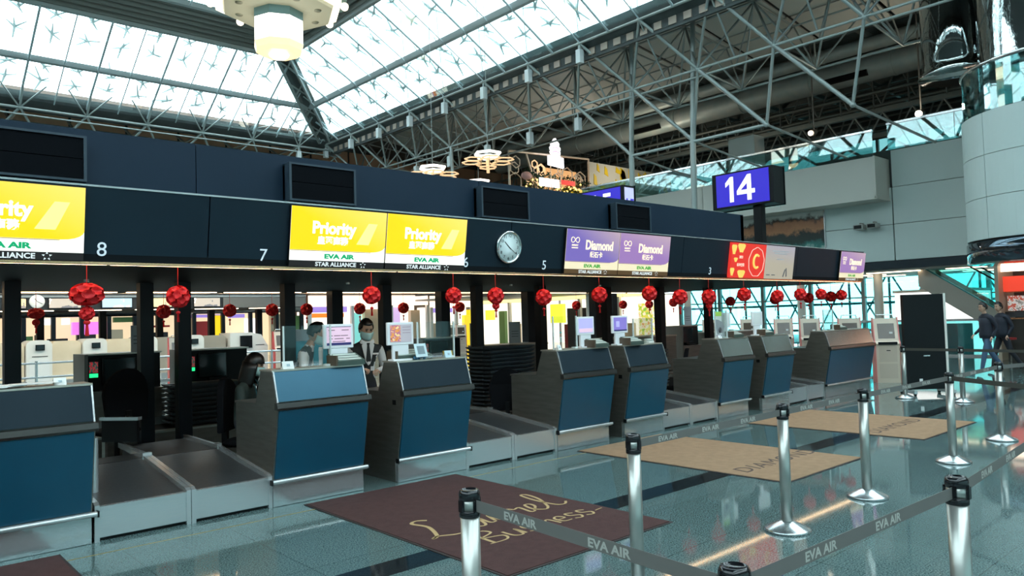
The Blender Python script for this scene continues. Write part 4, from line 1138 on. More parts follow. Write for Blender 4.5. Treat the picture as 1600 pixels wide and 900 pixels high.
for x0, x1, lab in ((8.9,10.3,'dark back counter behind the tall tray stack'),(12.2,14.5,'dark back counter behind the violet-screen display'),(16.4,18.2,'dark back counter behind the car poster')):
    t = thing('back_counter', lab, 'counter', (x0,10.5,0)); L = x1-x0
    box(0,L,0,.7,0,1.15).build('body', DSTEEL, t); box(-.01,L+.01,-.02,.72,1.15,1.175).build('worktop', WTOP, t)
NOTE = M('notice_sheet', (.46,.47,.50), .6)
for i, (x, y, z, w, h, lab) in enumerate(((3.02,11.05,1.36,.16,.36,'nearest post'),(3.62,11.0,1.36,.16,.36,'second nearest post'),(9.0,11.1,1.175,.28,.42,'tall tray stack, left one'),(10.0,11.1,1.175,.30,.42,'tall tray stack, right one'),(16.0,11.2,1.33,.32,.5,'thick dark post'))):
    t = thing('notice_sheet', 'grey paper notice in a clear holder near the %s' % lab, 'notice', (x,y,z))
    box(-w/2,w/2,0,.006,.0,h).build('sheet', NOTE, t); box(-w/2-.01,w/2+.01,-.03,.04,-.012,.0).build('foot', CLEAR, t)
    for q in range(3): box(-w*.3,w*.3,-.002,0,h*.3+q*.05,h*.3+q*.05+.012).build('print_line', GREYP, t)

# ---- red paper flower lanterns
def petal_ball(r, seed, sq=1.0):
    """kusudama: a core covered with cupped paper petals"""
    rn = random.Random(seed); mb = MB()
    mb.ball((0,0,0), r*.72, r*.72, r*.72*sq, 10, 6)
    n = 30; ga = PI*(3-math.sqrt(5))
    for k in range(n):
        z = 1-2*(k+.5)/n; rr = math.sqrt(1-z*z); a = k*ga
        d = Vector((rr*math.cos(a), rr*math.sin(a), z)); u = d.orthogonal().normalized(); v = d.cross(u)
        ph = rn.random()*6
        s = r*.36
        pts = [d*r*.80]
        for lv, (hh, ll) in enumerate(((.86,.55),(1.0,1.0),(1.02,1.16))):
            for q in range(10):
                b = ph+q*PI/5; L = s*ll*(1.0+.10*math.cos(5*b)*(lv > 0)); pts.append(d*(r*hh*(1+.03*math.sin(3*b+k)))+u*(L*math.cos(b))+v*(L*math.sin(b)))
        pts = [(p.x,p.y,p.z*sq) for p in pts]
        fs_ = [(0,1+q,1+(q+1)%10) for q in range(10)]+[(1+l*10+q,11+l*10+q,11+l*10+(q+1)%10,1+l*10+(q+1)%10) for l in (0,1) for q in range(10)]
        mb.add(pts, fs_, 0, True)
    return mb.mesh('flower_ball', RED)
PB = [petal_ball(1, s) for s in (1,2,3)]; PBL = petal_ball(1, 9, .72)
KNOT = MB().ball((0,0,0),1,1,.8,8,5).mesh('knot', RED)
_t = MB()
for k in range(9):
    a = 2*PI*k/9; _t.add([(.25*math.cos(a),.25*math.sin(a),0),(.25*math.cos(a+.6),.25*math.sin(a+.6),0),(.42*math.cos(a+.6),.42*math.sin(a+.6),-3.4),(.42*math.cos(a),.42*math.sin(a),-3.4)],[(0,1,2,3),(3,2,1,0)])
TASS = _t.mesh('tassel', RED)
CORD = MB().cyl((0,0,0),(0,0,1),1,n=5).mesh('cord', REDC)
def lantern(x, y, z, r, ztop, label, two=False, lotus=False, k=0):
    t = thing('paper_flower_lantern', label, 'lantern', (x,y,z), 0, 'red paper flower lanterns')
    share('flower_ball', PBL if lotus else PB[k%3], t, (0,0,0), (0,0,k*.7), (r,r,r))
    share('cord', CORD, t, (0,0,r*.7), (0,0,0), (.0035,.0035,ztop-z-r*.7))
    zz = -r*.95
    if two:
        share('flower_ball', PB[(k+1)%3], t, (0,0,zz-r*.33), (0,0,1), (r*.45,)*3); zz -= r*.8
    else:
        share('cord', CORD, t, (0,0,zz-r*.5), (0,0,0), (.0025,.0025,r*.6)); zz -= r*.45
    share('knot', KNOT, t, (0,0,zz-r*.15), (0,0,0), (r*.22,)*3)
    share('tassel', TASS, t, (0,0,zz-r*.25), (0,0,0), (r*.32,r*.32,r*.24))
big = [(1.523,1.965,.122,1,1),(2.249,1.945,.092,0,0),(4.239,1.955,.090,0,0),(5.339,1.95,.088,0,0),(5.989,1.945,.095,1,0),(6.809,1.925,.098,0,0),(7.896,1.955,.102,0,0),(9.018,1.975,.105,0,0),(9.785,1.92,.11,0,0),(10.576,1.92,.112,1,0),(11.649,1.955,.11,0,0),(12.779,1.925,.108,0,0),(13.646,1.955,.108,0,0),(14.481,1.965,.1,0,0)]
BN = ['before the left post','left of the dark tray stack','over the gap beside the man','right of the dark double post','below and left of the clock','below the number 5','below the bluish purple sign','below the pinkish purple sign','above the slumped black chair','before the dark post with the car poster','below the red sign','below the pale lilac sign','below the blank fascia','nearest the fascia end']
for i, (x, z, r, two, lo) in enumerate(big):
    lantern(x, 6.98, z, r, 2.214, 'large red paper flower lantern, %s' % BN[i], two, lo, i)
sm = [1.972,3.609,4.603,5.303,5.919,6.947,7.877,9.215,12.598,14.258,15.288]
for i, x in enumerate(sm): lantern(x, 11.85, 1.92, .095, 2.214, 'smaller red paper lantern hung on the back canopy edge, %s from the left' % ORD[i], i == 0, i == 0, i)
for i, (x, y, z) in enumerate(((16.1,11.7,1.955),(15.9,10.55,1.94),(15.9,9.9,1.92),(15.85,8.72,1.915),(15.8,7.90,1.92),(15.8,7.4,1.93),(15.75,7.15,1.95))):
    lantern(x, y, z, .105, 2.214, 'red paper lantern along the far short edge of the canopy, %s from the back' % ORD[i], False, False, i)

# ================================================================== PEOPLE
def skin_mesh(nodes, edges, root, sub=2):
    """smooth tapered surface grown round a skeleton; returns verts, faces"""
    names = list(nodes)
    me = bpy.data.meshes.new('skeleton')
    me.from_pydata([nodes[n][0] for n in names], [(names.index(a), names.index(b)) for a, b in edges], [])
    o = bpy.data.objects.new('skeleton', me); COL.objects.link(o)
    md = o.modifiers.new('skin', 'SKIN'); md.use_smooth_shade = True; md.branch_smoothing = .6
    sv = me.skin_vertices[0].data
    for i, n in enumerate(names):
        r = nodes[n][1]; sv[i].radius = r if isinstance(r, tuple) else (r, r); sv[i].use_root = (n == root)
    s = o.modifiers.new('sub', 'SUBSURF'); s.levels = sub; s.render_levels = sub
    dg = bpy.context.evaluated_depsgraph_get()
    m2 = bpy.data.meshes.new_from_object(o.evaluated_get(dg))
    vs = [tuple(v.co) for v in m2.vertices]; fs = [tuple(p.vertices) for p in m2.polygons]
    bpy.data.objects.remove(o); bpy.data.meshes.remove(me); bpy.data.meshes.remove(m2)
    return vs, fs

def head_geo():
    """head about .23 high facing -Y, centre at the origin"""
    nu, nv = 28, 20; vs = []; fs = []
    for j in range(nv+1):
        p = -PI/2 + PI*j/nv
        for i in range(nu):
            a = 2*PI*i/nu
            x, y, z = math.cos(p)*math.cos(a), math.cos(p)*math.sin(a), math.sin(p)
            front = max(0, -y)
            X, Y, Z = x*.074, y*.094, z*.115
            if z < 0:                       # jaw narrows and comes forward to the chin
                X *= 1 - .32*(-z)**1.3*(.5+.5*front); Y = Y*(1-.25*(-z)**2) - .012*(-z)
            if front > .5:
                Y += .008*max(0, 1-abs(z)*1.4)*(front-.5)*2          # flatter face
                if abs(x) < .22 and -.42 < z < .12:                  # nose
                    Y -= .022*(1-abs(x)/.22)*max(0, 1-abs(z+.2)/.3)
                if .12 < abs(x) < .55 and -.05 < z < .25:            # eye sockets
                    Y += .008
                if abs(x) < .3 and -.62 < z < -.45: Y -= .006        # mouth
            vs.append((X, Y, Z))
    for j in range(nv):
        for i in range(nu): fs.append((j*nu+i, j*nu+(i+1)%nu, (j+1)*nu+(i+1)%nu, (j+1)*nu+i))
    return vs, fs
HV, HF = head_geo()

def hand_geo(side, curl):
    """palm with five unequal bent fingers pointing along -Z, palm facing -Y"""
    N = {'w': ((0,0,.0), (.022,.017)), 'p': ((0,0,-.05), (.032,.016)), 'k': ((0,-.002,-.085), (.034,.013))}
    E2 = [('w','p'),('p','k')]
    V, F = skin_mesh(N, E2, 'w', 1)
    for q, (x, L) in enumerate(((-.028,.066),(-.010,.076),(.009,.072),(.026,.055))):
        x *= side; n = {}; e = []; pos = Vector((x,-.002,-.08)); an = 0
        for s_ in range(4):
            n['f%d' % s_] = (tuple(pos), .0085-.001*s_)
            if s_: e.append(('f%d' % (s_-1), 'f%d' % s_))
            an += curl; pos = pos + Vector((0,-math.sin(an),-math.cos(an)))*(L/3)
        v, f = skin_mesh(n, e, 'f0', 1); o = len(V); V += v; F += [tuple(i+o for i in p) for p in f]
    n = {'a': ((-.020*side,-.004,-.03),.011), 'b': ((-.046*side,-.02,-.055),.010), 'c': ((-.050*side,-.035,-.082),.008)}
    v, f = skin_mesh(n, [('a','b'),('b','c')], 'a', 1); o = len(V); V += v; F += [tuple(i+o for i in p) for p in f]
    return V, F

def person(label, loc, rz, J, head, mats, hair='short', mask=False, hands=(('wl',1,.5),('wr',-1,.5)), group=None, extras=None):
    """J: joint name -> position; mats: region -> material. One continuous body mesh, hair and clothing details as parts."""
    t = thing('person', label, 'person', loc, rz, group)
    R = {'pel':(.145,.105),'wai':(.130,.098),'che':(.155,.11),'upc':(.15,.10),'nek':(.055,.055),'hd':(.045,.05),
         'sl':.062,'sr':.062,'el':.044,'er':.044,'wl':.028,'wr':.028,'hl':(.095,.09),'hr':(.095,.09),'kl':.064,'kr':.064,'al':.042,'ar':.042,'tl':.036,'tr':.036,'ml':.05,'mr':.05}
    nodes = {k: (tuple(v), R[k]) for k, v in J.items()}
    edges = [('pel','wai'),('wai','che'),('che','upc'),('upc','nek'),('nek','hd'),('upc','sl'),('sl','el'),('el','wl'),('upc','sr'),('sr','er'),('er','wr'),('pel','hl'),('hl','kl'),('kl','al'),('al','tl'),('pel','hr'),('hr','kr'),('kr','ar'),('ar','tr')]
    V, F = skin_mesh(nodes, edges, 'pel', 2)
    seg = [(Vector(J[a]), Vector(J[b]), (a,b)) for a, b in edges]
    region = {('pel','wai'):'torso',('wai','che'):'torso',('che','upc'):'torso',('upc','nek'):'collar',('nek','hd'):'skin',('upc','sl'):'torso',('upc','sr'):'torso',('sl','el'):'arm',('sr','er'):'arm',('el','wl'):'arm',('er','wr'):'arm',
              ('pel','hl'):'leg',('pel','hr'):'leg',('hl','kl'):'leg',('hr','kr'):'leg',('kl','al'):'shin',('kr','ar'):'shin',('al','tl'):'shoe',('ar','tr'):'shoe'}
    keys = list(dict.fromkeys(['skin','torso','collar','arm','leg','shin','shoe']))
    mb = MB()
    def near(p):
        best = None
        for a, b, k in seg:
            d = b-a; s = max(0, min(1, (p-a).dot(d)/max(d.length_squared,1e-9))); q = (p-a-d*s).length
            if best is None or q < best[0]: best = (q, k)
        return best[1]
    o = len(mb.v); mb.v += V
    for f in F:
        c = sum((Vector(V[i]) for i in f), Vector())/len(f)
        mb.f.append(list(f)); mb.m.append(keys.index(region[near(c)])); mb.sm.append(True)
    HM = Matrix.Translation(head[0]) @ Euler(head[1]).to_matrix().to_4x4()
    mb.add([tuple(HM @ Vector(v)) for v in HV], HF, 0, True)
    for sx in (-1, 1): 
        s0 = len(mb.v); mb.ball((sx*.074,.005,-.005), .012,.022,.032, 8, 6, 0); mb.xf(HM, s0)
    for jn, side, curl in hands:
        e = 'e'+jn[1]; d = (Vector(J[jn])-Vector(J[e])).normalized()
        q = (-d).to_track_quat('Z','Y')
        hv, hf = hand_geo(side, curl)
        mb.add([tuple(Vector(J[jn]) + q @ (Vector(v)*.95)) for v in hv], hf, 0, True)
    mb.build('body', [mats[k] if k in mats else SKIN for k in keys], t)
    # hair
    hm = MB(); nu, nv = 26, 16; vs = []
    for j in range(nv+1):
        p = -PI/2 + PI*j/nv
        for i in range(nu):
            a = 2*PI*i/nu; x, y, z = math.cos(p)*math.cos(a), math.cos(p)*math.sin(a), math.sin(p)
            wv = 1+.03*math.sin(7*a+5*z)
            k = 1.14 if z > -.1 else 1.10
            vs.append((x*.074*k*wv, y*.094*k*wv+.004, z*.115*1.1*wv+.004))
    fs = []
    for j in range(nv):
        for i in range(nu):
            a = 2*PI*(i+.5)/nu; p = -PI/2 + PI*(j+.5)/nv
            y, z = math.cos(p)*math.sin(a), math.sin(p)
            lim = (.50 if y < -.35 else (-.05 if y < .1 else -.45)) if hair == 'short' else (.16 if y < -.45 else -1.2)
            if z > lim: fs.append((j*nu+i, j*nu+(i+1)%nu, (j+1)*nu+(i+1)%nu, (j+1)*nu+i))
    hm.add(vs, fs, 0, True)
    if hair == 'bob':
        # straight shoulder-length hair falling over the back and sides
        n = 22; vv = []
        for lv, (zz, k) in enumerate(((.02,1.16),(-.05,1.2),(-.12,1.22),(-.19,1.18),(-.235,1.1))):
            for q in range(n+1):
                a = -PI*.18 + (PI*1.36)*q/n
                vv.append((math.cos(a)*.078*k, math.sin(a)*.098*k+.004, zz))
        ff = [(l*(n+1)+q, l*(n+1)+q+1, (l+1)*(n+1)+q+1, (l+1)*(n+1)+q) for l in range(4) for q in range(n)]
        hm.add(vv, ff, 0, True)
    hm.xf(HM); ho = hm.build('hair', HAIR, t)
    so = ho.modifiers.new('thick', 'SOLIDIFY'); so.thickness = .012; so.offset = -.3
    # eyes and brows
    EYE = bpy.data.materials.get('eye_dark') or M('eye_dark', (.01,.008,.007), .2)
    for sx in (-1, 1):
        e = MB().ball((sx*.028,-.083,.012), .013,.006,.006, 8, 6); e.xf(HM); e.build('eye', EYE, t)
        b = MB().box(sx*.028-.017,sx*.028+.017,-.092,-.083,.030,.036); b.xf(HM); b.build('brow', HAIR, t)
    if mask:
        vv = []; n = 14
        for zz, k in ((.0,1.04),(-.025,1.10),(-.05,1.13),(-.075,1.10),(-.10,.95)):
            for q in range(n+1):
                a = -PI*.90 + PI*.80*q/n
                bul = .018*math.exp(-((a+PI/2)/.45)**2)
                kk = k*(1-.22*(max(0,-zz)/.1)**2)
                vv.append((math.cos(a)*.078*kk, math.sin(a)*.098*k*(1 if zz > -.09 else .97)-bul*(1 if zz<-.005 else .6), zz-.008))
        ff = [(l*(n+1)+q, (l+1)*(n+1)+q, (l+1)*(n+1)+q+1, l*(n+1)+q+1) for l in range(4) for q in range(n)]
        m = MB().add(vv, ff, 0, True); m.xf(HM); mo = m.build('face_mask', MASKM, t)
        so = mo.modifiers.new('thick', 'SOLIDIFY'); so.thickness = .003; so.offset = 1
    else:
        m = MB().box(-.02,.02,-.093,-.084,-.066,-.060); m.xf(HM); m.build('mouth', M('lip',(.35,.12,.10),.5) if 'lip' not in bpy.data.materials else bpy.data.materials['lip'], t)
    if extras: extras(t)
    return t

# man in vest, standing, head bowed over something in his hand
JM = dict(pel=(0,.02,.93), wai=(0,.02,1.06), che=(0,.01,1.23), upc=(0,0,1.36), nek=(0,-.01,1.45), hd=(0,-.035,1.52),
          sl=(.185,.02,1.37), el=(.255,.06,1.10), wl=(.10,-.16,1.10), sr=(-.185,.02,1.37), er=(-.25,.03,1.10), wr=(-.10,-.20,1.12),
          hl=(.085,.02,.88), kl=(.10,0,.49), al=(.10,.03,.09), tl=(.12,-.12,.045), hr=(-.085,.02,.88), kr=(-.10,0,.49), ar=(-.10,.03,.09), tr=(-.12,-.12,.045))
def vest_bits(t):
    TIE = bpy.data.materials.get('dark_tie') or M('dark_tie', (.01,.012,.012), .6)
    MB().prism([(-.035,1.44),(.035,1.44),(.075,1.40),(.03,1.20),(0,1.16),(-.03,1.20),(-.075,1.40)], 'y', -.135, -.118).build('shirt_front', SHIRT, t)
    MB().prism([(-.018,1.425),(.018,1.425),(.012,1.395),(.030,1.22),(0,1.18),(-.030,1.22),(-.012,1.395)], 'y', -.146, -.134).build('tie', TIE, t)
    for s in (-1, 1): MB().add([(s*.01,-.135,1.43),(s*.075,-.11,1.47),(s*.085,-.115,1.43),(s*.05,-.14,1.395)], [(0,1,2,3),(3,2,1,0)]).build('collar', SHIRT, t)
    box(.055,.125,-.135,-.128,1.285,1.305).build('name_badge', PAPER, t)
    MB().cyl((.0,-.15,1.19),(.0,-.155,1.19),.018,n=12).build('badge_reel', PAPER, t)
VESTMATS = dict(torso=VEST, collar=SHIRT, arm=SHIRT, leg=TROU, shin=TROU, shoe=SHOE)
person('man in dark vest and tie with a pale blue face mask, standing and looking down', (4.66,7.85,0), -.25, JM, ((0,-.065,1.585),(.35,0,.10)), VESTMATS, 'short', True, (('wl',1,.75),('wr',-1,.75)), extras=vest_bits)
# second clerk, bowed beside the pink display
JC = dict(JM); JC.update(che=(0,-.03,1.22), upc=(0,-.07,1.34), nek=(0,-.10,1.43), hd=(0,-.135,1.50), sl=(.18,-.05,1.35), sr=(-.18,-.05,1.35), el=(.25,-.06,1.07), er=(-.25,-.06,1.07), wl=(.12,-.28,1.02), wr=(-.12,-.28,1.02))
def vest2(t):
    MB().prism([(-.035,1.40),(.035,1.40),(.06,1.36),(.02,1.15),(-.02,1.15),(-.06,1.36)], 'y', -.235, -.20).build('shirt_front', SHIRT, t)
VM2 = dict(VESTMATS); VM2['torso'] = M('slate_vest', (.06,.085,.095), .75)
person('clerk in slate vest and white sleeves bowing behind the pink-screen display', (3.92,8.0,0), .95, JC, ((0,-.17,1.56),(.45,0,0)), VM2, 'short', True, (('wl',1,.5),('wr',-1,.5)), extras=vest2)
# woman seated sideways at the desk
JW = dict(pel=(0,.10,.56), wai=(0,.11,.68), che=(0,.08,.84), upc=(0,.04,.96), nek=(0,.01,1.05), hd=(0,-.025,1.11),
          sl=(.155,.05,.97), el=(.20,.02,.73), wl=(.13,-.20,.80), sr=(-.155,.05,.97), er=(-.20,.02,.73), wr=(-.12,-.22,.82),
          hl=(.085,.06,.52), kl=(.10,-.33,.50), al=(.10,-.30,.10), tl=(.10,-.43,.05), hr=(-.085,.06,.52), kr=(-.10,-.33,.50), ar=(-.10,-.30,.10), tr=(-.10,-.43,.05))
def strap(t):
    MB().tube([(-.07,-.02,1.06),(-.06,-.075,.97),(-.02,-.085,.84),(.03,-.08,.84),(.07,-.075,.97),(.08,-.02,1.06)], .006, 5).build('lanyard', M('lanyard',(.03,.12,.14),.7), t)
    MB().add([(-.10,.06,1.02),(-.02,-.06,1.0),(0,-.07,.97),(-.11,.02,1.0)],[(0,1,2,3),(3,2,1,0)]).add([(.10,.06,1.02),(.02,-.06,1.0),(0,-.07,.97),(.11,.02,1.0)],[(0,1,2,3),(3,2,1,0)]).build('collar_piping', M('piping',(.35,.36,.34),.7), t)
person('woman with long black hair in a dark green blouse and mask, seated at the counter', (3.31,7.98,.04), .85, JW, ((0,-.05,1.205),(.26,0,.05)), dict(torso=BLOUSE, collar=BLOUSE, arm=BLOUSE, leg=TROU, shin=TROU, shoe=SHOE), 'bob', True, (('wl',1,.6),('wr',-1,.6)), extras=strap)
chair(3.31, 8.10, .85, 'black chair the woman sits on', .45)
# two passers-by in dark jackets
JK = dict(pel=(0,0,.92), wai=(0,-.01,1.05), che=(0,-.02,1.23), upc=(0,-.02,1.36), nek=(0,-.03,1.45), hd=(0,-.05,1.52),
          sl=(.19,0,1.36), el=(.24,.10,1.10), wl=(.22,-.02,.90), sr=(-.19,0,1.36), er=(-.24,.02,1.09), wr=(-.22,-.16,.95),
          hl=(.09,0,.88), kl=(.10,-.14,.50), al=(.09,-.22,.10), tl=(.10,-.36,.06), hr=(-.09,0,.88), kr=(-.09,.14,.50), ar=(-.09,.40,.16), tr=(-.09,.33,.06))
def coat(t):
    MB().lathe([(.17,.86),(.185,.95),(.165,1.08),(.17,1.2),(.165,1.34)], 18).xf(Matrix.Diagonal((1.08,.82,1,1))).build('jacket_skirt', JACKET, t)
person('walker in navy jacket and blue jeans passing the black board', (20.35,5.80,0), 3.98, JK, ((0,-.065,1.59),(.05,0,0)), dict(torso=JACKET, collar=JACKET, arm=JACKET, leg=JEANS, shin=JEANS, shoe=SHOE), 'short', False, group='people walking past', extras=coat)
JK2 = dict(JK); JK2.update(kl=(.10,.12,.50), al=(.09,.38,.16), tl=(.10,.31,.06), kr=(-.09,-.14,.50), ar=(-.09,-.22,.10), tr=(-.09,-.36,.06))
person('walker in long dark jacket and dark trousers nearest the red shop', (21.25,5.72,0), 3.98, JK2, ((0,-.065,1.59),(.05,0,.2)), dict(torso=JACKET, collar=JACKET, arm=JACKET, leg=TROU, shin=TROU, shoe=SHOE), 'short', False, group='people walking past', extras=coat)

# ================================================================== HALL BEYOND
def mget(name, *a, **k):
    return bpy.data.materials.get(name) or M(name, *a, **k)
def eget(name, c, s): return bpy.data.materials.get(name) or E_(name, c, s)
POSTER = [print_mat('lit_poster_a', [(.95,.85,.6),(.75,.6,.3),(.25,.22,.2),(1,.95,.85)], 1.6, 1.0), print_mat('lit_poster_b', [(1,.95,.85),(.4,.35,.3),(.15,.15,.16),(.9,.8,.6)], 1.3, 1.0), print_mat('lit_poster_c', [(1,1,.95),(.35,.5,.6),(.8,.75,.6),(.12,.11,.1)], 1.2, 1.0)]
# ---- second check-in island
ic = thing('far_island_canopy', 'dark canopy of the next check-in island seen below the near canopy', 'canopy', (0,24.5,0))
box(-14,12.2,0,.3,2.29,3.2).build('fascia_panel', mget('far_fascia',(.028,.03,.033),.4), ic); box(-14,12.2,.3,6,2.29,2.4).build('soffit', SOFFIT, ic)
box(-14,12.2,-.04,0,2.64,2.70).build('top_trim', STEEL, ic)
box(9.3,12.2,-.03,0,2.3,2.63).build('fascia_cover', mget('far_fascia_grey',(.17,.165,.155),.5), ic)
for k in range(15): box(-13.2+k*1.78,-13.0+k*1.78,3,3.2,0,2.3).build('post', PILLAR, ic)
for i, (x0,x1) in enumerate(((-1.9,-.9),(.4,1.4),(2.3,3.25),(3.45,3.85),(4.37,5.2),(5.72,6.56),(7.05,7.7),(8.35,9.2))):
    t = thing('lit_poster', 'lit photo poster on the far island canopy, %s from the picture edge' % ORD[i], 'poster', ((x0+x1)/2,24.5,2.33), 0, 'lit posters on the far canopy'); w = (x1-x0)/2
    box(-w,w,-.05,-.001,0,.29).build('case', BLACKP, t); box(-w+.02,w-.02,-.06,-.05,.015,.28).build('print', POSTER[i%3], t)
t = thing('wall_clock', 'small round white clock on the far island canopy', 'clock', (4.10,24.5,2.53))
MB().lathe([(0,.0),(.19,.0),(.19,.04),(.17,.05),(0,.05)],24).xf(R90).build('rim', WHITE, t)
for a, L in ((2.2,.1),(-.5,.14)): 
    o = box(-.006,.006,-.058,-.052,0,L).build('hand', BLACKP, t); o.rotation_euler = (0,-a+PI/2,0)
ISL = E_('island_strip_glow', (1,.80,.56), 10)
for k in range(9): box(-4+k*1.8,-2.6+k*1.8,.5,.58,2.27,2.285).build('strip_lamp', ISL, ic)
for k in range(3):  # unseen fill lights added to brighten the bag-drop machines
    l = bpy.data.lights.new('island_fill', 'AREA'); l.energy = 80; l.color = (1,.84,.64); l.shape = 'RECTANGLE'; l.size = 4.5; l.size_y = .3
    o = bpy.data.objects.new('island_fill', l); COL.objects.link(o); o.location = (-1+k*4.6, 22.6, 4.2); o.rotation_euler = (.4,0,0)
# white bag-drop machines
BD = OFFW
def bagdrop(x, i, side):
    t = thing('bag_drop_machine', 'rounded white self bag-drop machine with beige hatch, %s from the left' % ORD[i], 'machine', (x,24.5,0), 0, 'white bag-drop machines')
    def rr(w, h, r, n=5):
        p = [(-w/2,0),(w/2,0)]
        for k in range(n+1): a = PI/2*k/n; p.append((w/2-r+r*math.sin(PI/2-a+0)*1, h-r+r*math.sin(a)))
        for k in range(n+1): a = PI/2*k/n; p.append((-w/2+r-r*math.sin(a), h-r+r*math.cos(a)))
        return p
    MB().prism(rr(.62,1.44,.14), 'y', -.05, .9).build('cabinet', BD, t)
    MB().prism([(x_+.695,z) for x_, z in rr(.74,1.40,.12)], 'y', .12, .9).build('hatch', CREAM if side else mget('beige_hatch',(.36,.32,.26),.5), t)
    MB().prism([(x_+.695,z) for x_, z in rr(.74,.32,.02)], 'y', -.3, .12).build('scale', STEEL, t)
    o = box(-.10,.12,-.10,-.055,1.16,1.32).build('screen', BLACKG, t); box(-.08,.10,-.104,-.10,1.18,1.30).build('glass', mget('dark_screen',(.02,.035,.04),.1), t)
    box(-.18,.2,-.058,-.05,.98,1.0).build('slot', BLACKP, t); box(-.24,.24,-.055,-.05,.30,.92).build('door', WHITE, t)
for i, x in enumerate((-.05,1.35,2.75,4.15,5.55,6.95,8.35)): bagdrop(x, i, i < 5)
t = thing('bag_drop_machine', 'long white machine body with a black touch screen before the red kiosk', 'machine', (10.0,24.5,0))
MB().prism([(-.5,0),(.75,0),(.78,1.0),(.55,1.38),(.2,1.46),(-.5,1.46)], 'y', -.05, .9).build('cabinet', BD, t); box(-.18,.22,-.1,-.05,.95,1.36).build('screen', BLACKG, t); box(.35,.65,-.058,-.05,1.03,1.05).build('slot', BLACKP, t)
t = thing('low_counter', 'teal-fronted low counter beyond the red-edged kiosk', 'counter', (11.3,24.3,0))
box(0,2.6,0,.7,0,1.1).build('body', mget('teal_front',(.02,.16,.20),.4), t); box(-.02,2.62,-.03,.73,1.1,1.5).build('top_screen', mget('grey_glass_front',(.13,.15,.16),.3), t)
gr = thing('guard_rail', 'thin steel guard rail in front of the white bag-drop machines', 'rail', (0,20.4,0))
for z in (.62,.95): MB().cyl((-8,0,z),(9.5,0,z),.025,n=8).build('rail', STEEL, gr)
for k in range(10): MB().cyl((-8+k*1.9,0,0),(-8+k*1.9,0,1.0),.03,n=8).build('post', STEEL, gr)
for k, (x,y,z,h) in enumerate(((2.6,13.2,.0,.62),)):
    pass
t = thing('low_bench', 'low glossy rail and bench in front of the bag-drop machines', 'bench', (-6,17.2,0))
for z in (.35,.52): box(0,14.5,-.1,.1,z,z+.06).build('rail', STEEL, t)
for k in range(6): box(.2+k*2.8,.3+k*2.8,-.1,.1,0,.4).build('leg', STEEL, t)

# ---- self check-in kiosks
def kiosk(x, y, rz, label, edge, s=1.0):
    t = thing('check_in_kiosk', label, 'kiosk', (x,y,0), rz, 'self check-in kiosks')
    t.scale = (s,s,s)
    MB().prism([(-.20,0),(-.20,.86),(-.13,.92),(.02,1.42),(.16,1.42),(.22,.9),(.22,0)], 'x', -.24, .24).build('cabinet', mget('kiosk_cream',(.70,.58,.46),.4), t)
    for s_ in (-1, 1):
        a = s_*.24; MB().prism([(-.215,0),(-.215,.87),(-.14,.93),(.01,1.44),(.17,1.44),(.235,.9),(.235,0)], 'x', min(a,a+s_*.02), max(a,a+s_*.02)).build('side_edge', edge, t)
    MB().prism([(-.10,.965),(-.005,1.30),(-.02,1.305),(-.115,.97)], 'x', -.17, .17).build('screen', mget('kiosk_screen',(.10,.07,.05),.15), t)
    box(.06,.13,-.085,-.075,1.05,1.12).build('screen_icon', PAPER, t).rotation_euler = (0,0,0)
    box(-.19,.19,-.235,-.19,.84,.90).build('printer_slot', BLACKP, t); box(-.18,.18,-.205,-.2,.10,.42).build('lower_door', mget('kiosk_door',(.62,.50,.40),.4), t); box(-.18,.18,-.205,-.2,.46,.80).build('upper_door', bpy.data.materials['kiosk_door'], t)
    MB().tube([(-.18,.10,1.42),(-.16,.10,1.50),(.16,.10,1.50),(.18,.10,1.42)], .012, 6).build('top_handle', CHROME, t)
    box(-.03,.05,-.208,-.2,.70,.72).build('card_slot', BLACKP, t)
PKE = M('kiosk_pink_edge', (.75,.22,.20), .4); RDE = M('kiosk_red_edge', (.65,.05,.05), .4)
def face(x, y): return math.atan2(-x, y)*1.0
for i, (x, y, lab) in enumerate(((17.4,6.95,'cream kiosk with pink edges right beside the black board'),(18.6,8.28,'cream kiosk seen over the right end of the wide end counter'),(19.7,9.85,'cream kiosk seen over the left end of the wide end counter'),(20.5,11.05,'cream kiosk seen over the gap before the wide end counter'),(21.5,12.75,'cream kiosk seen behind the blank white displays'),(22.5,14.85,'cream kiosk seen beside the thick dark post'))):
    kiosk(x, y, -PI/2+.55, lab, PKE)
for i, (x, y, lab) in enumerate(((22.0,29.0,'red-edged kiosk beside the yellow banner, left one'),(22.9,29.4,'red-edged kiosk beside the yellow banner, right one'))): kiosk(x, y, -.6, lab, RDE)
kiosk(11.0, 23.9, -.2, 'red-edged kiosk at the end of the white bag-drop machines', RDE, 1.02)
kiosk(6.95, 21.6, -.2, 'red-edged kiosk half hidden by the second tray post', RDE, .98)

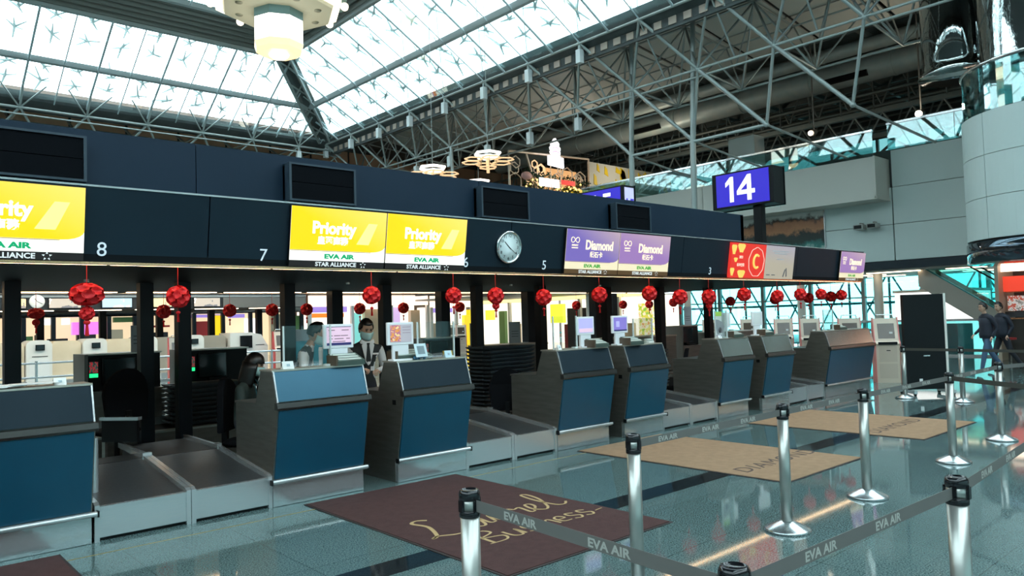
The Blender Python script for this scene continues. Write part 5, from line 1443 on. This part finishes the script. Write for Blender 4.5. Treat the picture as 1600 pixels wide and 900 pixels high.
# ---- bright shops at the back of the hall
def shop(name, label, x, y, L, H, rz, band, bandtext, glow, items, posts=3, bh=.55, tcol=WLET):
    t = thing('shop_front', label, 'shop', (x,y,0), rz); L -= .3
    box(0,L,.0,.25,H,H+bh).build('sign_band', band, t)
    if bandtext: text(bandtext, bh*.55, tcol, t, (L/2,-.02,H+bh*.22), bold=.01)
    box(0,L,1.6,1.7,0,H).build('glowing_back_wall', glow, t)  # shop lighting is put into the wall as its own glow
    box(0,L,0,1.7,H,H+.06).build('shop_ceiling', WHITE, t)
    for k in range(posts+1): box(L*k/posts-.09,L*k/posts+.09,0,.2,0,H).build('post', PILLAR if 'dark' in name else WHITE, t)
    for (a, b, z0, z1, m) in items: box(a,b,.35+.1*random.random(),.7,z0,z1).build('display', m, t)
    return t
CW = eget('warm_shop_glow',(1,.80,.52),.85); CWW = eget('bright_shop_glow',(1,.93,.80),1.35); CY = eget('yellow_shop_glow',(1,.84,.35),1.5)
BOA = eget('warm_band_glow',(1,.78,.60),1.8); PUB = eget('purple_band_glow',(.35,.25,.75),.9); TEG = eget('teal_glow',(.25,.75,.7),.8)
DKI = mget('dark_item',(.02,.02,.025),.5); REI = mget('red_item',(.5,.03,.03),.5); YEI = eget('yellow_banner',(1,.72,.02),.9); GRI = mget('green_item',(.15,.30,.10),.6); CRI = mget('cream_item',(.7,.55,.38),.5); PUI = eget('magenta_sign',(.75,.2,.7),1.2); BRI = mget('wood_item',(.35,.2,.09),.5); WHI = eget('white_lit_panel',(1,1,.96),1.4); ORI = eget('orange_sign',(1,.25,.03),1.0)
shop('dark', 'dim shop row with warm windows behind the bag-drop machines', -2, 40, 15.5, 2.35, 0, SOFFIT, None, CW,
     [(7.6,8.3,2.0,2.3,ORI),(8.8,9.5,2.0,2.3,WHI),(9.8,10.1,2.0,2.3,WHI),(10.2,11.4,1.5,2.1,PUI),(12.0,12.9,2.05,2.3,GRI),(6.5,7,0,1.6,REI),(7.9,8.6,0,1.5,GRI),(8.7,9.0,0,1.55,DKI),(10.4,11.2,0,1.6,DKI),(11.6,12.4,0,1.7,CRI),(13.2,14.5,0,1.5,DKI),(2,3,0,1.7,REI),(4,5,0,1.6,CRI),(13,14.6,1.75,1.85,REI),(.5,1.4,0,1.7,DKI),(5.6,6.2,0,1.9,DKI),(9.2,10.0,0,1.35,DKI)], 13, .5)
shop('dark', 'dim shop with a yellow display and violet signs', 13.7, 40, 6.3, 2.4, 0, mget('far_fascia_grey',(.17,.165,.155),.5), None, CW,
     [(.2,1.0,0,2.0,REI),(1.1,1.5,1.2,2.3,YEI),(2.0,2.8,2.15,2.35,PUB),(2.9,3.6,0,2.1,WHI),(.0,1.6,2.2,2.35,PUB),(4.3,5.0,0,2.3,CRI),(5.2,6.1,0,2.2,GRI)], 4, .9)
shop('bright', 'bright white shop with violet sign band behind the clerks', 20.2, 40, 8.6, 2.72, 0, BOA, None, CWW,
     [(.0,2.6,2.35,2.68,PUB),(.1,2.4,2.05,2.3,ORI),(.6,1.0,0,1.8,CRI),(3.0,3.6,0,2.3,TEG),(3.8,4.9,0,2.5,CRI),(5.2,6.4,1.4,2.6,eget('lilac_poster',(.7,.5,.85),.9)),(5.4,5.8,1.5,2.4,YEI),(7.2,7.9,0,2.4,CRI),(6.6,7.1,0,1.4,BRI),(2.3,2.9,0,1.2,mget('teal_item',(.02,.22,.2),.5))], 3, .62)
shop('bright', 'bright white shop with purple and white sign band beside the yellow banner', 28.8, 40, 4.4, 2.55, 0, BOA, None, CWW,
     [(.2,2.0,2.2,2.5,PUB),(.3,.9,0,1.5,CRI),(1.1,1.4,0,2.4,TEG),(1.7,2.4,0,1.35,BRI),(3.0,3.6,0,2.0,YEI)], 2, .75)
box(20, 33.5, 39.7, 44, 3.4, 5.6).build('wall_back_bulkhead', mget('bulkhead_brown',(.13,.11,.09),.6))['kind'] = 'structure'
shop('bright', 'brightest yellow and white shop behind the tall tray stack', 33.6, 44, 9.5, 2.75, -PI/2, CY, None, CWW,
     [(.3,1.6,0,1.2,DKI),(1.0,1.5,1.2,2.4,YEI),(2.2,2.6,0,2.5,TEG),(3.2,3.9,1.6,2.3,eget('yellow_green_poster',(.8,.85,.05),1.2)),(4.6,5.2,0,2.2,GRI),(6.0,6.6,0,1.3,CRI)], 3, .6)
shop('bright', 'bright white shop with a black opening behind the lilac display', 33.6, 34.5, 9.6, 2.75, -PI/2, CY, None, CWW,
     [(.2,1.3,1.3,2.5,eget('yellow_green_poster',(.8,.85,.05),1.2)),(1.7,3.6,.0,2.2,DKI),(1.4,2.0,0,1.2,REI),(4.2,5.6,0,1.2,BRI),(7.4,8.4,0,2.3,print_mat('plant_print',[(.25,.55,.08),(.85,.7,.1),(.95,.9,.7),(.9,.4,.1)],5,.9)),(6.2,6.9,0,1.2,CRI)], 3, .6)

# ---- black board on feet, near the far end of the counter row
ang = math.atan2(-.535, .609)
t = thing('black_board', 'tall black free-standing board with a pale right edge', 'board', (15.29,5.39,0), ang)
box(-.405,.36,-.03,.06,.10,1.89).build('panel', BLACKP, t); box(.36,.405,-.035,.065,.10,1.90).build('edge_post', M('pale_edge',(.75,.72,.66),.4), t)
for sx in (-.36,.36): 
    box(sx-.03,sx+.03,-.25,.28,.04,.10).build('foot', STEEL, t)
    for sy in (-.22,.25): MB().cyl((sx-.02,sy,.025),(sx+.02,sy,.025),.025,n=8).build('caster', BLACKP, t)
box(-.16,-.10,-.034,-.03,.22,.30).build('label', PAPER, t); box(-.06,.06,-.034,-.03,.72,.74).build('handle', STEEL, t)

# ---- round panelled column with glass drum and mirror cladding
cc = sroot('wall_column'); CX, CY_ = 23.06, 4.57
for z0, z1 in ((3.30,4.33),(4.345,5.385),(5.40,6.45)):
    for k in range(9):
        a0 = math.radians(40*k+104); a1 = a0+math.radians(39.6)
        pr = []; n = 8
        for q in range(n+1): a = a0+(a1-a0)*q/n; pr.append((CX+2.25*math.cos(a), CY_+2.25*math.sin(a)))
        for q in range(n,-1,-1): a = a0+(a1-a0)*q/n; pr.append((CX+2.17*math.cos(a), CY_+2.17*math.sin(a)))
        MB().prism(pr, 'z', z0, z1).build('panel', WALLP, cc)
MB().cyl((CX,CY_,3.2),(CX,CY_,6.5),2.15,n=40).build('core', JOINT, cc)
MB().lathe([(2.2,2.72),(2.28,2.74),(2.28,3.22),(2.2,3.28)],48,(CX,CY_,0)).build('base_band', M('dark_mirror_band',(.10,.13,.16),.08,.9), cc)
for k in range(9):
    a0 = math.radians(40*k+100); a1 = a0+math.radians(39.6); pr = []; n = 8
    for q in range(n+1): a = a0+(a1-a0)*q/n; pr.append((CX+2.2*math.cos(a), CY_+2.2*math.sin(a)))
    for q in range(n,-1,-1): a = a0+(a1-a0)*q/n; pr.append((CX+2.17*math.cos(a), CY_+2.17*math.sin(a)))
    MB().prism(pr, 'z', 6.47, 7.66).build('glass_pane', BALG, cc)
MB().tube([(CX+2.2*math.cos(2*PI*k/40), CY_+2.2*math.sin(2*PI*k/40), 7.68) for k in range(40)], .05, 8, closed=True).build('rail', CHROME, cc)
MB().cyl((CX,CY_,6.5),(CX,CY_,14),1.80,n=48).build('mirror_shaft', MIRROR, cc)
t = thing('mirror_drum', 'wavy mirror-clad drum with an open dark bottom hanging under the roof', 'drum', (24.75,7.38,8.45))
MB().lathe([(1.09,.0),(1.11,.05),(1.0,.18),(.98,.4),(.98,5.2),(.95,5.2),(.95,.4),(.90,.04)],48).build('shell', MIRROR, t)
MB().cyl((0,0,.28),(0,0,.3),.95,n=40).build('inner_disc', BLACKP, t)

# ---- red-signed shop below the column, escalator and passage behind
cs = thing('food_shop', 'dark food shop with red picture menus below the round column', 'shop', (25.5,7.0,0), -PI/2)
L = 9
box(0,L,1.5,1.6,0,2.9).build('back_wall', mget('shop_dark',(.05,.04,.035),.5), cs)
box(0,L,.6,.7,2.0,2.03).build('shelf', COPPER, cs); box(0,L,.55,.62,1.2,1.24).build('counter_top', COPPER, cs)
box(0,L,.6,1.1,0,1.2).build('counter', mget('shop_counter',(.06,.05,.045),.4), cs); box(.0,.1,0,1.6,0,2.9).build('side_wall', mget('shop_side',(.5,.4,.3),.5), cs)
FOODR = print_mat('menu_print',[(.7,.03,.02),(.85,.08,.02),(.95,.35,.03),(.9,.5,.1)],7,1.0)
for k in range(8): box(.02+k*.98,.98+k*.98,.45,.5,2.03,2.48).build('menu_board', FOODR if k%2 else E_('menu_red_%s' % 'abcdefgh'[k],(.8,.06,.03),1.0), cs)
for k in range(7): box(.15+k*1.1,.75+k*1.1,.62,.66,1.45,1.9).build('dish_poster', print_mat('dish_print',[(.7,.7,.65),(.55,.1,.06),(.8,.75,.7),(.3,.28,.26)],9,.5) if k == 0 else bpy.data.materials['dish_print'], cs)
box(.1,.9,.5,.52,1.26,1.42).build('counter_poster', mget('dark_poster',(.08,.08,.09),.4), cs); box(.85,1.1,.5,.52,1.26,1.42).build('counter_card', ORI, cs)
for k in range(5): MB().cyl((.35+k*1.3,-.1,.0),(.35+k*1.3,-.1,.62),.02,n=6).build('stool_leg', DSTEEL, cs); 
for k in range(5): MB().cyl((.35+k*1.3,-.1,.62),(.35+k*1.3,-.1,.68),.16,n=12).build('stool_seat', REI, cs)
box(0,L,.3,.36,2.62,2.86).build('sign_band', eget('pale_sign_glow',(1,.74,.55),3.5), cs)
esc = thing('escalator', 'grey escalator with teal glass balustrades rising behind the walkers', 'escalator', (28.3,7.0,0))
def inc(y): return .95+ (y-7.0)*.70
y0, y1 = 5.9, 10.1
def para(x0, x1, a, b, m, nm, ya=y0, yb=y1):
    MB().hexa([(x0,ya-7,inc(ya)+a),(x1,ya-7,inc(ya)+a),(x1,yb-7,inc(yb)+a),(x0,yb-7,inc(yb)+a),(x0,ya-7,inc(ya)+b),(x1,ya-7,inc(ya)+b),(x1,yb-7,inc(yb)+b),(x0,yb-7,inc(yb)+b)]).build(nm, m, esc)
para(0,.06,-.75,.02,mget('escalator_cladding',(.42,.38,.33),.3,.3),'side_cladding'); para(1.14,1.2,-.75,.02,bpy.data.materials['escalator_cladding'],'side_cladding'); para(.06,1.14,-.75,-.6,DSTEEL,'underside')
for k in range(14):
    yy = y0+.3*k; box(.07,1.13,yy-7,yy-7+.3,inc(yy)-.55,inc(yy)-.05).build('step', DSTEEL, esc)
BRG = glass_mat('escalator_glass', (.62,.93,.92), .12)
para(.02,.04,.02,.95,BRG,'balustrade_glass'); para(1.16,1.18,.02,.95,BRG,'balustrade_glass'); para(-.01,.07,.95,1.01,BLACKP,'handrail'); para(1.13,1.21,.95,1.01,BLACKP,'handrail')
para(-.01,.08,.0,.05,mget('teal_strip',(.02,.25,.25),.3),'skirt_strip')
MB().hexa([(0,-2.6,0),(1.2,-2.6,0),(1.2,-1.1,0),(0,-1.1,0),(0,-2.6,.2),(1.2,-2.6,.2),(1.2,-1.1,.25),(0,-1.1,.25)]).build('landing', DSTEEL, esc)
struct(box(33.5, 33.7, -16, 7.0, 0, 3.2), 'wall_corridor', mget('corridor_wall',(.50,.46,.38),.5))
t = thing('window_booth', 'glowing white block in place of sunlit glass behind the black board', 'booth', (30.6,9.2,0))
box(0,2.4,0,2.6,.0,2.2).build('panel', WHI, t); box(-.06,2.46,-.06,2.66,2.2,2.3).build('cap', WHITE, t); box(-.04,.0,-.04,2.64,0,1.0).build('teal_base', mget('teal_front',(.02,.16,.20),.4), t)  # glow of the block stands for daylight on glass
t = thing('teal_glass_counter', 'low teal glass barrier with steel top behind the black board', 'barrier', (27.2,7.3,0))
box(0,.03,0,4.4,0,1.15).build('glass', TEALG, t); box(-.05,.08,0,4.4,1.15,1.22).build('top_rail', STEEL, t); box(-.02,.05,0,4.4,0,.06).build('shoe', STEEL, t)
for i, (x, y) in enumerate(((26.0,15.4),(26.3,16.2),(27,14.9),(26.6,13.9),(27.4,16.8))):
    t = thing('waiting_chair', 'teal waiting seat in front of the glass wall, %s one' % ORD[i], 'chair', (x,y,0), .9)
    box(-.25,.25,-.25,.25,.42,.47).build('seat', TEALB, t); box(-.25,.25,.22,.27,.47,.95).build('backrest', TEALB, t)
    for sx in (-.2,.2):
        for sy in (-.2,.2): box(sx-.02,sx+.02,sy-.02,sy+.02,0,.42).build('leg', TEALB, t)
t = thing('overhead_sign', 'long violet overhead sign before the glass wall', 'sign', (28,12.2,2.86), -PI/2)
box(-8,0,-.05,.05,-.0,.30).build('panel', eget('violet_overhead',(.16,.10,.42),.8), t); box(-6.4,-2.2,-.06,-.05,.08,.2).build('print_line', eget('pink_overhead',(1,.6,.9),1.3), t)
for x in (-7,-1): MB().cyl((x,0,.30),(x,0,.34),.02,n=6).build('hanger', STEEL, t)

# ---- on and above the end wall
def mural_mat():
    m, nt, b = new_mat('mural_print')
    tc = nt.nodes.new('ShaderNodeTexCoord'); sx = nt.nodes.new('ShaderNodeSeparateXYZ'); nz = nt.nodes.new('ShaderNodeTexNoise')
    nz.inputs['Scale'].default_value = 1.7; nz.inputs['Detail'].default_value = 8; nz.inputs['Roughness'].default_value = .65
    nt.links.new(tc.outputs['Generated'], sx.inputs[0]); nt.links.new(tc.outputs['Object'], nz.inputs[0])
    a = nt.nodes.new('ShaderNodeMath'); a.operation = 'MULTIPLY_ADD'; a.inputs[1].default_value = .55
    nt.links.new(nz.outputs[0], a.inputs[0]); nt.links.new(sx.outputs[2], a.inputs[2])
    r = nt.nodes.new('ShaderNodeValToRGB'); cr = r.color_ramp
    stops = [(.40,(.50,.58,.54)),(.52,(.60,.66,.62)),(.60,(.03,.20,.18)),(.70,(.012,.03,.026)),(.86,(.02,.03,.028)),(.93,(.42,.19,.09)),(1.08,(.34,.14,.07)),(1.14,(.05,.035,.03)),(1.22,(.62,.62,.58))]
    for i, (p, c) in enumerate(stops):
        e = cr.elements[i] if i < 2 else cr.elements.new(p/1.5)
        e.position = p/1.5; e.color = (*c,1)
    dv = nt.nodes.new('ShaderNodeMath'); dv.operation = 'DIVIDE'; dv.inputs[1].default_value = 1.5
    nt.links.new(a.outputs[0], dv.inputs[0]); nt.links.new(dv.outputs[0], r.inputs[0]); nt.links.new(r.outputs[0], b.inputs['Base Color'])
    b.inputs['Roughness'].default_value = .5
    return m
t = thing('wall_mural', 'wide printed mural of brown rock over dark teal water on the end wall', 'mural', (27.39,15.2,3.5))
box(-.03,0,-2.25,2.6,0,1.86).build('print', mural_mat(), t); box(-.04,.0,-2.29,-2.25,-.02,1.88).build('frame_edge', STEEL, t); box(-.04,.0,2.6,2.64,-.02,1.88).build('frame_edge', STEEL, t)
for i, (y, lab) in enumerate(((11.55,'small grey wall projector, the left of the pair on the pale end wall'),(11.08,'small grey wall projector, the right of the pair on the pale end wall'))):
    t = thing('wall_projector', lab, 'projector', (27.40,y,4.55)); box(-.42,-.06,-.17,.17,-.09,.09).build('housing', M('projector_grey',(.38,.40,.38),.4) if i == 0 else bpy.data.materials['projector_grey'], t, .02)
    box(-.43,-.42,-.13,.13,-.06,.06).build('lens', BLACKG, t); box(-.06,0,-.04,.04,.0,.16).build('bracket', DSTEEL, t); box(-.2,-.06,-.03,.03,.09,.16).build('bracket', DSTEEL, t)
for i, (x, y, z, e, lab) in enumerate(((29.0,10.03,8.6,40,'bright flaring spot lamp above the glass balustrade'),(29.0,14.05,8.72,5,'small spot lamp farther along above the glass balustrade'))):
    t = thing('spot_lamp', lab, 'lamp', (x,y,z)); MB().ball((-.1,0,0),.10,.10,.10,12,8).build('bulb', E_('spot_glow_%s' % 'ab'[i],(1,.86,.66),e), t); MB().cyl((-.05,0,0),(.25,0,.1),.13,n=12).build('housing', DSTEEL, t); MB().cyl((.2,0,.1),(.2,0,5.45),.03,n=6).build('bracket', DSTEEL, t)
    if i == 0:
        l = bpy.data.lights.new('spot_lamp_light', 'POINT'); l.energy = 120; l.color = (1,.86,.66); l.shadow_soft_size = .1
        o = bpy.data.objects.new('spot_lamp_light', l); COL.objects.link(o); o.location = (x-.35,y,z)

# ---- pendant honeycomb lamps and the great chandelier
GOLDF = E_('honeycomb_glow',(1,.62,.32),.9); TUBEW = E_('ring_glow',(1,.93,.82),2.5); FRAMEG = M('gold_frame',(.75,.55,.32),.35,.6)
def pendant(x, y, z, label):
    t = thing('honeycomb_lamp', label, 'lamp', (x,y,z))
    MB().tube([(p[0],p[1],.28) for p in hexring(.52)], .055, 8, closed=True).build('ring_tube', TUBEW, t)
    MB().tube([(p[0],p[1],.14) for p in hexring(.40)], .05, 8, closed=True).build('ring_tube', TUBEW, t)
    for k in range(6):
        a = PI/3*k
        MB().tube([(.72*math.cos(a)+.36*p[0]/1, .72*math.sin(a)+.36*p[1], -.02) for p in hexring(1,PI/6)], .028, 6, closed=True).build('comb_cell', GOLDF, t)
    MB().tube([(p[0],p[1],-.28) for p in hexring(.34)], .03, 6, closed=True).build('comb_cell', GOLDF, t)
    for k in range(6):
        a = PI/3*k; MB().cyl((.4*math.cos(a),.4*math.sin(a),.14),(.34*math.cos(a),.34*math.sin(a),-.28),.02,n=5).build('strut', FRAMEG, t)
    MB().cyl((0,0,-.5),(0,0,.1),.06,n=8).build('core', GOLDF, t)
    MB().cyl((0,0,.1),(0,0,14.5-z),.015,n=5).build('hanger', TRUSSD, t)
pendant(19.27,22.7,8.0,'glowing honeycomb pendant lamp, the middle and highest of three above the canopy')
pendant(17.63,24.2,7.5,'glowing honeycomb pendant lamp, left of the three above the canopy')
pendant(22.8,27.6,8.0,'glowing honeycomb pendant lamp, half hidden beside the honeycomb stall')
t = thing('chandelier', 'great tiered chandelier with a glowing eight-sided drum under the roof light', 'lamp', (10.4,22.4,10.3))
def oct_(r, z, off=PI/8): return [(r*math.cos(PI/4*k+off), r*math.sin(PI/4*k+off), z) for k in range(8)]
def octlathe(prof):
    mb = MB()
    mb.lathe(prof, 8, smooth=False); return mb
octlathe([(.60,.0),(.74,.10),(.80,.28),(.80,.30)]).build('lower_cup', eget('amber_glass',(1,.75,.42),1.3), t)
octlathe([(.79,.30),(.79,1.05)]).build('drum', eget('drum_glow',(1,.95,.84),2.2), t)
octlathe([(.78,1.05),(.80,1.07),(.80,1.32),(.74,1.34)]).build('collar', M('chandelier_teal',(.22,.36,.36),.4,.3), t)
octlathe([(.76,1.33),(1.75,1.40),(1.80,1.50),(.8,1.5)]).build('disc', M('chandelier_cream',(.62,.60,.46),.5,emit=(.9,.8,.5),es=.25), t)
octlathe([(1.75,1.52),(2.05,1.56),(2.05,1.95),(1.7,2.0)]).build('glow_ring', eget('ring_warm',(1,.86,.62),2.6), t)
octlathe([(2.05,1.95),(2.35,2.0),(2.35,2.08),(1.6,2.1)]).build('upper_disc', bpy.data.materials['chandelier_teal'], t)
for k in range(8):
    a = PI/4*k; MB().lathe([(.0,.0),(.11,.0),(.12,.03),(0,.03)],12,(1.28*math.cos(a),1.28*math.sin(a),1.345)).build('spot', M('spot_ring',(.55,.5,.35),.4) if k == 0 else bpy.data.materials['spot_ring'], t)
    MB().ball((2.08*math.cos(a+.2),2.08*math.sin(a+.2),1.62),.13,.13,.13,8,6).build('globe', eget('globe_glow',(1,.83,.58),6), t)
    MB().tube([(1.7*math.cos(a),1.7*math.sin(a),2.1),(1.0*math.cos(a),1.0*math.sin(a),4.5)], .03, 5).build('stay', TRUSS, t)
MB().ball((0,0,.02),.32,.32,.18,12,8).build('lamp_bulb', eget('bulb_glow',(1,.88,.7),9), t)
MB().cyl((0,0,1.5),(0,0,7.3),.12,n=10).build('stem', TRUSS, t)

# ---- honeycomb stall on the upper floor
st = thing('honeycomb_stall', 'upper-floor stall with a honeycomb screen and a yellow-patterned side wall', 'stall', (25.6,28.5,6.0))
FR = M('stall_frame',(.75,.64,.52),.4,.2)
W_, Hh = 6.1, 4.3
for p, q in (((0,0,0),(0,0,Hh)),((0,0,Hh),(W_,0,Hh+.3)),((W_,0,0),(W_,0,Hh+.3)),((1.25,0,Hh),(1.9,0,2.6))): MB().cyl(p,q,.06,n=6).build('frame_bar', FR, st)
rn = random.Random(5)
for k in range(34):
    r = rn.choice((.22,.32,.45)); x = .3+rn.random()*(W_-.7); z = 1.8+rn.random()*2.1
    MB().tube([(x+p[0],0.02,z+p[1]) for p in hexring(r, PI/6)], .035, 5, closed=True).build('comb_cell', FR if k%4 else GOLDF, st)
box(W_,W_+7.6,-.05,.1,0,4.45).build('side_wall', M('stall_grey',(.62,.62,.54),.5), st)
YP = M('stall_yellow',(.85,.60,.02),.5)
for k in range(22):
    x = W_+.25+rn.random()*6.9; z = 2.0+rn.random()*2.2; w = .2+.4*rn.random(); h = .25+.5*rn.random(); z1 = min(z+h,4.4)
    MB().hexa([(x,-.09,z),(x+w,-.09,z-.1),(x+w,-.05,z-.1),(x,-.05,z),(x+.1*w,-.09,z1),(x+w*.7,-.09,z1-.15),(x+w*.7,-.05,z1-.15),(x+.1*w,-.05,z1)]).build('yellow_patch', YP, st)
box(.6,2.5,.5,.7,1.7,2.3).build('stall_backlight', eget('stall_glow',(1,.55,.2),1.2), st); box(3.3,5.7,.6,.8,2.4,3.9).build('stall_backlight', eget('stall_glow2',(.85,.45,.18),.8), st)
box(3.8,5.9,-.08,.0,2.1,2.75).build('yellow_patch', eget('stall_yellow_lit',(.8,.55,.03),.8), st)
gl = MB()
for k in range(260):
    u = k/260; x = .9+u*5.0; z = 3.5-.22*u-.4*abs(math.sin(u*PI*3))*.5-.08*rn.random()*3
    a = rn.random()*6; gl.add([(x,-.2,z),(x+.16*math.cos(a),-.25,z+.14*math.sin(a)),(x+.14*math.cos(a+.5),-.2,z+.14*math.sin(a+.5))],[(0,1,2),(2,1,0)])
gl.build('garland', M('garland_green',(.03,.09,.05),.7), st)['kind'] = 'stuff'
tw = MB()
for k in range(320):
    x = .9+rn.random()*4.2; z = 2.1+rn.random()*.7; a = rn.random()*6
    tw.add([(x,-.15-.3*rn.random(),z),(x+.2*math.cos(a),-.25,z+.2*math.sin(a)),(x+.17*math.cos(a+.6),-.2,z+.2*math.sin(a+.6))],[(0,1,2),(2,1,0)])
tw.build('foliage', M('foliage_dark',(.06,.11,.04),.7), st)['kind'] = 'stuff'
fl = MB()
for k in range(40): fl.ball((.9+rn.random()*4.2, -.3, 2.2+rn.random()*.8), .05,.05,.05,6,4)
fl.build('fairy_lights', eget('fairy_glow',(1,.62,.15),4), st)['kind'] = 'stuff'
MB().ball((.9,-.35,3.05),.35,.2,.22,12,8).build('pink_ornament', M('pink_ornament',(.75,.45,.45),.5), st)
for k in range(4): box(1.85+k*.38,2.13+k*.38,-.4,-.3,2.62,3.05).build('lit_letter', eget('letter_glow',(1,.95,1),2.2), st)
box(3.45,4.5,-.4,-.3,2.85,3.08).build('red_sign', eget('red_strip_glow',(.85,.05,.04),1.2), st)
tp = thing('tower_sign', 'white glowing tower-shaped sign standing above the honeycomb stall', 'sign', (28.35,27.85,9.72))
MB().prism([(-.85,.0),(.95,-.12),(.95,.75),(.55,.80),(.5,.95),(-.4,1.0),(-.5,.85),(-.85,.80)], 'y', -.1, .1).build('base_panel', eget('tower_glow',(1,.97,1),2.4), tp)
for k, (w, z0) in enumerate(((.52,1.0),(.55,1.35),(.42,1.72))):
    MB().prism([(-w,z0),(w,z0-.03),(w+.05,z0+.2),(w*.8,z0+.35),(-w*.8,z0+.36),(-w-.05,z0+.2)], 'y', -.1, .1).build('tier', bpy.data.materials['tower_glow'], tp)
    ar = [( (.34*math.cos(a)), -.12, z0+.10+.14*math.sin(a)) for a in [PI*q/8 for q in range(9)]]
    if k < 2: MB().tube(ar, .035, 5).build('pink_arch', eget('pink_arch_glow',(.85,.12,.3),1.2), tp)
MB().prism([(-.3,2.06),(.3,2.06),(.04,2.38),(-.04,2.38)], 'y', -.1, .1).build('finial', bpy.data.materials['tower_glow'], tp)
for x in (-.6,.6): MB().cyl((x,.0,-6.0),(x,.0,0),.04,n=6).build('post', FR, tp)
tp.scale = (.62,.62,.62)
for x_, e_ in ((28.2,90),(33.5,160)):  # unseen fill lights added to brighten the stall and its yellow wall
    l = bpy.data.lights.new('stall_fill', 'POINT'); l.energy = e_; l.color = (1,.88,.7); l.shadow_soft_size = .3
    o = bpy.data.objects.new('stall_fill', l); COL.objects.link(o); o.location = (x_,26.2,9.6)
